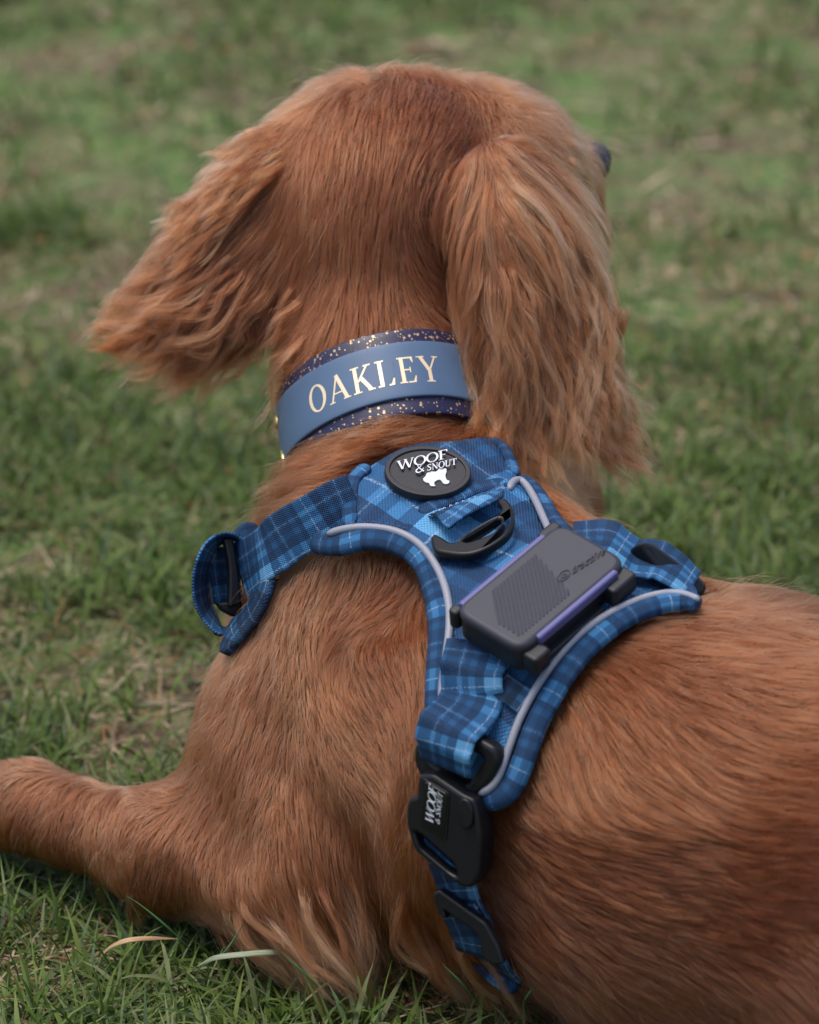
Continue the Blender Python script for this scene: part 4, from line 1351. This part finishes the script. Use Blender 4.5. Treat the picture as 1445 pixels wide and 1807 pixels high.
#print('tracker size mm', (x1 - x0) * 1000, (y1 - y0) * 1000)
def rect(a, b, c, d, r): return rounded([(a, c), (b, c), (b, d), (a, d)], r, 8)
plate('holder', TF, [rect(x0 + .001, x1 - .001, y0 + .001, y1 - .001, .006)], .0, .0125, .0015, M['holder'], trk, px=False)
plate('cover', TF, [rect(x0, x1, y0, y1, .0085)], .0105, .0062, .0026, M['tracker'], trk, px=False)
yn = y1; 
sgn = 1
plate('edge_strip', TF, [rect(x0 + .011, x1 - .008, y1 - .0022, y1 + .0012, .0012)], .0112, .0052, .0010, M['lilac'], trk, px=False)
plate('edge_strip', TF, [rect(x0 + .005, x1 - .011, y0 - .0012, y0 + .0022, .0012)], .0112, .0052, .0010, M['lilac'], trk, px=False)
for a, b, c, d, z, h in ((x0 + .002, x0 + .0125, y1 - .002, y1 + .0065, .002, .0105), (x1 - .017, x1 - .001, y1 - .002, y1 + .0062, .003, .0100),
                         (x0 + .000, x0 + .006, y0 - .0035, y0 + .002, .004, .0105), (x1 - .012, x1 + .000, y0 - .004, y0 + .002, .004, .0108)):
    plate('holder_arm', TF, [rect(a, b, c, d, .0025)], z, h, .0014, M['holder'], trk, px=False)
plate('holder_bar', TF, [rect(x0 + .011, x1 - .020, y1 - .003, y1 + .0030, .001)], .000, .0040, .0008, M['holder'], trk, px=False)
# ribs pressed into the cover
lx, ly = x1 - x0, y1 - y0
V, F = [], []
rows = []
fl = TF.flip()
dirv = np.array([-.5, .87])
for k in range(30):
    cx_ = x0 + .008 + k * .00235
    a = np.array([cx_ + .012, y0 + .006]); b_ = np.array([cx_ - .012, y1 - .006])
    # clip to the rib field
    t0, t1 = 0.0, 1.0
    for t in np.linspace(0, 1, 60):
        pt = a + (b_ - a) * t
    lim = lambda pt: x0 + .006 < pt[0] < x0 + lx * .70 - (pt[1] - y0) * .30 and y0 + .005 < pt[1] < y1 - .005
    tt = [t for t in np.linspace(0, 1, 80) if lim(a + (b_ - a) * t)]
    if len(tt) < 6: continue
    p0, p1 = a + (b_ - a) * tt[0], a + (b_ - a) * tt[-1]
    rows.append((p0, p1))
for p0, p1 in rows:
    d = (p1 - p0) / np.linalg.norm(p1 - p0); s = np.array([-d[1], d[0]])
    pts2 = [p0 + s * .0007, p0 - s * .0007, p1 - s * .0007, p1 + s * .0007]
    bot = TF.world(np.array(pts2), .01665); top = TF.world(np.array([p0 + s * .0002, p0 - s * .0002, p1 - s * .0002, p1 + s * .0002]), .01705)
    b = len(V)
    V += list(bot) + list(top)
    F += [(b + 4, b + 5, b + 6, b + 7), (b, b + 1, b + 5, b + 4), (b + 1, b + 2, b + 6, b + 5), (b + 2, b + 3, b + 7, b + 6), (b + 3, b, b + 4, b + 7)]
me = mesh_from('ribs', V, F); bm = bmesh.new(); bm.from_mesh(me); bmesh.ops.recalc_face_normals(bm, faces=bm.faces); bm.to_mesh(me); bm.free()
link('ribs', me, M['tracker'], trk, smooth=False)
# maker's mark
def font_mesh(text, size, depth, shear=0.0):
    cu = bpy.data.curves.new('t', 'FONT'); cu.body = text; cu.size = size; cu.extrude = depth / 2; cu.bevel_depth = depth * .2; cu.shear = shear
    cu.space_character = 1.12
    ob = bpy.data.objects.new('t', cu); C.objects.link(ob); bpy.context.view_layer.update()
    me = bpy.data.meshes.new_from_object(ob.evaluated_get(bpy.context.evaluated_depsgraph_get()))
    bpy.data.objects.remove(ob)
    v = np.empty(len(me.vertices) * 3, np.float32); me.vertices.foreach_get('co', v)
    f = [tuple(p.vertices) for p in me.polygons]
    return v.reshape(-1, 3), f
v, f = font_mesh('tractive', 1.0, .1)
wv_ = v[:, 0].max()
ox = px_map(TF, (1009, 1013), (58 / wv_, -36 / wv_), (4, -22), .0167)
w = np.array([ox(v[i:i + 1, :2], float(max(v[i, 2], 0) * .008))[0] for i in range(len(v))])
me = mesh_from('embossed_lettering', w, f)
M['mark'] = plain('shade_darkened_mark', (.011, .011, .017), .6)  # cover plastic darkened: the letters' shading is put into the colour
link('embossed_lettering', me, M['mark'], trk, smooth=False)
mk = ring_(0, 0, 1, 1, .84, .84, 30) + ring_(.1, -.05, .42, .42, .22, .22, 20) + [q_((-.35, -.9), (-.35, .2), .16)]
word_mesh('embossed_mark', [np.array(p) for p in mk], px_map(TF, (995, 1015), (11, -3), (3, -10), .0167), M['mark'], trk, h=.0004)

# the strap pieces that the photo shows passing under the tracker's ends
# ------------------------------------------------------------------ eye and lid
ey = P(1053, 293, 1.865)
dome('eye', ey, nrm(CAM - ey), .0072, plain('dark_wet_eye', (.01, .008, .01), .08), dog, 1.0)
dome('eyelid', P(1047, 281, 1.868), nrm(CAM - ey), .0094, plain('slate_grey_eyelid', (.028, .027, .036), .55, nz=(500, .2)), dog, .9)

# ------------------------------------------------------------------ the coat itself
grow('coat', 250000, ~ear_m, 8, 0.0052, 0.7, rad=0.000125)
grow('ear_feathering', 42000, ear_m, 16, 0.010, 0.85, ear=True, rad=0.00013, cull=False)
grow_locks('ear_feathering', seeds_in(1100, ear_m), 26, 54, 8, .0009, rad=.00013, amp=.0040, waves=1.25, seed=11, ear=True, strength=.93)
grow_locks('breast_feathering', seeds_in(300, ~ear_m, [(360,1580),(460,1560),(560,1540),(700,1520),(790,1540),(820,1640),(700,1700),(500,1690),(360,1650)]), 40, 60, 13, .0015, rad=.00013, amp=.0042, waves=.9, seed=12, strength=.85)
grow_locks('ruff', seeds_in(260, ~ear_m, [(490,830),(600,765),(700,748),(880,745),(905,775),(800,785),(680,800),(600,850),(500,900)]), 60, 30, 15, .0016, amp=.001, waves=.8, seed=13, strength=.6)
grow_locks('crown_tufts', seeds_in(60, ~ear_m, [(490,110),(600,110),(660,150),(560,220),(470,230)]), 60, 26, 8, .0016, amp=.0015, waves=.8, seed=14, strength=.6)
grow_locks('foreleg_feathering', seeds_in(60, ~ear_m, [(-40,1500),(150,1520),(330,1600),(360,1650),(200,1640),(-40,1560)]), 60, 24, 6, .0013, amp=.002, waves=.8, seed=15, strength=.8)
grow_locks('nape_feathering', seeds_in(260, ~ear_m, [(460,560),(520,560),(640,590),(600,640),(560,670),(510,735),(470,720)]), 30, 20, 13, .0022, amp=.0012, waves=.8, seed=16, strength=.4)
grow_locks('brow_fur', seeds_in(50, ~ear_m, [(900,170),(960,170),(1010,240),(990,300),(920,240)]), 50, 20, 9, .0016, amp=.0008, waves=.8, seed=17, strength=.6)
grow_locks('neck_feathering', seeds_in(130, ~ear_m, [(455,470),(545,470),(545,650),(500,690),(465,660)]), 34, 40, 13, .0016, rad=.00012, amp=.0024, waves=.9, seed=18, strength=.8)
grow_locks('ear_feathering', seeds_in(110, ear_m | (tpx < 520) & (tpy < 420), [(360,200),(560,150),(560,260),(460,330),(340,470),(300,440)]), 34, 34, 13, .0013, rad=.00012, amp=.0018, waves=.9, seed=19, strength=.8)
# ------------------------------------------------------------------ ground and grass
def vnoise(x, y, s, seed=0):
    r = np.random.default_rng(seed)
    tab = r.random((64, 64))
    u, v = x * s + 31.7, y * s + 17.3
    i, j = np.floor(u).astype(int), np.floor(v).astype(int)
    f, g = u - i, v - j
    f = f * f * (3 - 2 * f); g = g * g * (3 - 2 * g)
    T = lambda a, b: tab[a % 64, b % 64]
    return (T(i, j) * (1 - f) + T(i + 1, j) * f) * (1 - g) + (T(i, j + 1) * (1 - f) + T(i + 1, j + 1) * f) * g
def green(x, y):
    return .5 * vnoise(x, y, 5.5, 1) + .3 * vnoise(x, y, 13, 2) + .2 * vnoise(x, y, 34, 3)

def soil():
    t = NT('thatch_and_soil')
    tc = t.n('ShaderNodeTexCoord').outputs['Object']
    big = t.noise(tc, 3.2, 4, .6)
    mid = t.noise(tc, 16, 4, .6)
    fine = t.noise(tc, 140, 5, .65)
    soilc = t.ramp(fine, [(.3, (.05, .034, .022)), (.55, (.15, .105, .07)), (.75, (.32, .25, .17))])
    grs = t.ramp(fine, [(.3, (.045, .080, .022)), (.6, (.12, .18, .058)), (.8, (.23, .28, .12))])
    m = t.ramp(t.math('ADD', t.math('MULTIPLY', big, .55), t.math('MULTIPLY', mid, .45)), [(.40, (0, 0, 0)), (.56, (1, 1, 1))])
    t.p(Base_Color=t.mix(m, soilc, grs), Roughness=.95)
    t.b.inputs['Specular IOR Level'].default_value = .15
    t.bump(t.math('ADD', fine, mid), .8, .006)
    return t.m
xs = np.unique(np.r_[-150, -40, -12, -5, np.linspace(-2, 2, 81), 5, 12, 40, 150]); ys = np.unique(np.r_[-60, -10, -1, np.linspace(.6, 5, 89), 8, 15, 40, 120, 300])
X, Y = np.meshgrid(xs, ys, indexing='ij')
Z = np.where((np.abs(X) < 2.1) & (Y > .5) & (Y < 5.1), (vnoise(X, Y, 7, 9) - .9) * .008, -.006)
gv = np.stack([X.ravel(), Y.ravel(), Z.ravel()], 1)
ny = len(ys)
gf = [(i * ny + j, (i + 1) * ny + j, (i + 1) * ny + j + 1, i * ny + j + 1) for i in range(len(xs) - 1) for j in range(ny - 1)]
tag(link('ground', mesh_from('ground', gv, gf), soil()), kind='structure')

def grass_material():
    t = NT('grass_blades')
    at = t.n('ShaderNodeAttribute', attribute_name='col')
    t.p(Base_Color=at.outputs['Color'], Roughness=.6)
    t.b.inputs['Specular IOR Level'].default_value = .2
    tr = t.n('ShaderNodeBsdfTranslucent'); t.set(tr.inputs[0], at.outputs['Color'])
    mx = t.n('ShaderNodeMixShader'); mx.inputs[0].default_value = .28
    t.t.links.new(t.b.outputs[0], mx.inputs[1]); t.t.links.new(tr.outputs[0], mx.inputs[2]); t.t.links.new(mx.outputs[0], t.out.inputs[0])
    return t.m
grass_m = grass_material()

def blades(name, x, y, L, wd, az, lean, curl, col, nseg=4, z0=None):
    """ribbons that rise, lean and bend over; one mesh"""
    n = len(x)
    t = np.linspace(0, 1, nseg + 1)
    ang0 = lean[:, None] + curl[:, None] * t[None]            # angle from upright
    st = (L / nseg)[:, None]
    hx = np.cumsum(np.sin(ang0) * st, 1) - np.sin(ang0[:, :1]) * st
    hz = np.cumsum(np.cos(ang0) * st, 1) - np.cos(ang0[:, :1]) * st
    hz = np.maximum(hz, .0015 + t * .002)
    tw = rng.normal(0, .5, n)[:, None] * t
    cx_, cy_ = x[:, None] + hx * np.cos(az)[:, None] , y[:, None] + hx * np.sin(az)[:, None]
    cz_ = hz + (0 if z0 is None else z0[:, None])
    wp = wd[:, None] * np.minimum(1, (1.02 - t[None]) * 2.2) * (.75 + .25 * np.minimum(1, t[None] * 4)) * .5
    sa = az[:, None] + math.pi / 2 + tw
    ax_, ay_ = np.cos(sa) * wp, np.sin(sa) * wp
    az_ = np.sin(tw * 1.5) * wp * .6
    l = np.stack([cx_ - ax_, cy_ - ay_, cz_ - az_], -1); r = np.stack([cx_ + ax_, cy_ + ay_, cz_ + az_], -1)
    ctr = np.stack([cx_, cy_, cz_], -1)
    v = np.stack([l, r], 2)                                    # n, seg+1, 2, 3
    keep = (sdf(ctr.reshape(-1, 3)).reshape(n, -1) > 0.001).all(1) if KEEP_OFF else np.ones(n, bool)
    v = v[keep]; col = col[keep]; n = len(v)
    V = v.reshape(-1, 3).astype(np.float32)
    base = (np.arange(n) * (nseg + 1) * 2)[:, None]
    k = np.arange(nseg)[None] * 2
    q = np.stack([base + k, base + k + 1, base + k + 3, base + k + 2], -1).reshape(-1, 4)
    me = bpy.data.meshes.new(name)
    me.vertices.add(len(V)); me.vertices.foreach_set('co', V.ravel())
    me.loops.add(q.size); me.loops.foreach_set('vertex_index', q.ravel().astype(np.int32))
    me.polygons.add(len(q)); me.polygons.foreach_set('loop_start', (np.arange(len(q)) * 4).astype(np.int32))
    me.update(calc_edges=True)
    a = me.attributes.new('col', 'FLOAT_COLOR', 'POINT')
    shade = (.55 + .45 * np.minimum(1, t * 2.0))[None, :, None]      # pale sheath to the tip
    cc = np.repeat((col[:, None, :] * np.array([1, 1, 1]))[:, :, None, :], nseg + 1, 1)
    cc = np.repeat(cc, 2, 2).reshape(-1, 3)
    a.data.foreach_set('color', np.hstack([cc, np.ones((len(cc), 1))]).astype(np.float32).ravel())
    me.polygons.foreach_set('use_smooth', [True] * len(q))
    return link(name, me, grass_m, None, smooth=False)
KEEP_OFF = True

GC = np.array([(.060, .108, .018), (.080, .128, .024), (.098, .146, .032), (.125, .165, .042), (.078, .122, .050), (.160, .190, .080)])
SC = np.array([(.30, .22, .13), (.42, .32, .20), (.20, .13, .075), (.50, .40, .27), (.33, .17, .07)])
def field_of_blades(name, n, y0, y1, spread, L0, L1, w0, w1, tufts=.55, ybias=1.0):
    yy = y0 + (y1 - y0) * rng.random(n) ** ybias
    xx = (rng.random(n) * 2 - 1) * spread(yy)
    g = green(xx, yy)
    keep = rng.random(n) < np.clip((g - .28) * 3.2, .35, 1)
    if y0 < 1: keep &= (np.abs(xx) > .13 * yy + .20) | (yy > 3.2)
    xx, yy, g = xx[keep], yy[keep], g[keep]
    n = len(xx)
    # gather part of them in tufts
    nt = max(1, n // 14)
    tx = rng.random(nt); ti = rng.integers(0, nt, n)
    tufty = rng.random(n) < tufts
    cxs, cys = xx[:nt], yy[:nt]
    dist = np.hypot(xx - cxs[ti], yy - cys[ti])
    rad_ = np.abs(rng.normal(0, .007, n)); ta_ = rng.random(n) * 6.283
    far = tufty
    xx = np.where(far, cxs[ti] + rad_ * np.cos(ta_), xx); yy = np.where(far, cys[ti] + rad_ * np.sin(ta_), yy)
    az = np.where(far, ta_ + rng.normal(0, .5, n), rng.random(n) * 6.283)
    g = green(xx, yy)
    L = (L0 + (L1 - L0) * rng.random(n) ** 1.6) * (.85 + .3 * g)
    w = w0 + (w1 - w0) * rng.random(n)
    lean = np.abs(rng.normal(.45, .35, n)); curl = rng.uniform(.2, 1.7, n)
    c = GC[rng.integers(0, len(GC), n)] * rng.uniform(.75, 1.25, (n, 1))
    tip = rng.random(n)
    dry = rng.random(n) < np.clip(1.0 - g * 1.2, .15, .85)
    c = np.where(dry[:, None], SC[rng.integers(0, len(SC), n)] * rng.uniform(.6, 1.1, (n, 1)), c)
    lean = np.where(dry, rng.uniform(.9, 1.5, n), lean); w = np.where(dry, w * .7, w)
    return tag(blades(name, xx, yy, L, w, az, lean, curl, c), kind='stuff')
field_of_blades('grass', 62000, 1.22, 1.95, lambda y: .13 * y + .16, .010, .040, .0010, .0026)
field_of_blades('grass', 50000, 1.92, 2.7, lambda y: .13 * y + .16, .010, .036, .0014, .0030)
field_of_blades('grass', 42000, 2.65, 5.2, lambda y: .13 * y + .30, .014, .042, .0022, .0045)
field_of_blades('grass', 26000, .7, 7.0, lambda y: 1.8 + 0 * y, .020, .055, .004, .008)

# the few stalks that stand out by the foreleg and breast
def stalk(name, pts, w, mat, label, cat, fold=.25, group=None):
    pth = catmull(P(*np.array(pts, float).T), 30)
    pth[:, 2] = np.maximum(pth[:, 2], .004)
    tn_ = nrm(np.gradient(pth, axis=0)); W_ = nrm(np.cross(tn_, np.tile(np.array([.1, -.5, .8]), (30, 1))))
    nn_ = np.cross(W_, tn_)
    t = np.linspace(0, 1, 30)
    hw = w * (.55 if 'green' in name or name == 'grass_blade' else 1) * np.minimum(1, (1.03 - t) * 3) * np.minimum(1, .4 + t * 4)
    o = sweep(name, pth, W_, nn_, hw, .00022, mat, None, prof=rrect_profile(8, .8))
    return tag(o, label, cat, group)
def blade_mat(name, a, b, rough=.6):
    t = NT(name)
    uv = t.n('ShaderNodeTexCoord').outputs['UV']
    mp = t.n('ShaderNodeMapping'); mp.inputs['Scale'].default_value = (60, 3000, 1); t.set(mp.inputs[0], uv)
    f = t.noise(mp.outputs[0], 1, 3)
    t.p(Base_Color=t.mix(t.ramp(f, [(.35, (0, 0, 0)), (.65, (1, 1, 1))]), a, b), Roughness=rough)
    return t.m
straw = blade_mat('orange_straw', (.26, .14, .06), (.42, .29, .16))
pale = blade_mat('pale_dead_blade', (.10, .13, .07), (.24, .26, .17))
greenb = blade_mat('green_blade', (.035, .12, .03), (.07, .19, .06))
def gd(px, py, z=.012):
    d = P(np.array([px], float), np.array([py], float), np.ones(1))[0] - CAM
    return (z - CAMZ) / d[2]
def gp(px, py, z=.012): return (px, py, gd(px, py, z))
stalk('dry_grass_blade', [gp(172,1712,.006), gp(185,1680,.02), gp(215,1662,.03), gp(260,1656,.03), gp(318,1657,.02)], .0014, straw, 'orange dried grass blade arching over the green grass below the foreleg', 'grass blade')
stalk('dead_grass_blade', [gp(348,1705,.020), gp(380,1690,.030), gp(440,1683,.034), gp(500,1679,.032), gp(542,1676,.022)], .0016, pale, 'broad pale grey-green dead grass blade lying below the breast feathering', 'grass blade')
for i, (pts, w) in enumerate([([gp(112,1640,.005), gp(130,1610,.03), gp(147,1575,.05), gp(150,1535,.075)], .0010), ([gp(262,1672,.006), gp(245,1620,.03), gp(222,1580,.05)], .0011),
                              ([gp(350,1690,.006), gp(300,1640,.035), gp(252,1600,.05), gp(225,1582,.055)], .0012), ([gp(345,1712,.008), gp(395,1680,.03), gp(430,1630,.05)], .0011),
                              ([gp(595,1775,.006), gp(545,1725,.03), gp(495,1680,.045)], .0014), ([gp(860,1790,.006), gp(820,1740,.03), gp(780,1700,.04)], .0012), ([gp(930,1800,.006), gp(925,1765,.03), gp(960,1732,.04), gp(1010,1752,.03)], .0010)]):
    LBL = ['tall green grass blade standing against the middle of the foreleg', 'green grass blade tilting left beside the orange dried blade', 'long green grass blade arching left over the foreleg feathering', 'green grass blade reaching up in front of the elbow feathering',
           'green grass blade leaning left under the pale dead blade', 'green grass blade beside the strap fold on the ground', 'curved green grass blade against the belly right of the strap']
    stalk('grass_blade', pts, w, greenb, LBL[i], 'grass blade', group='standout green grass blades')
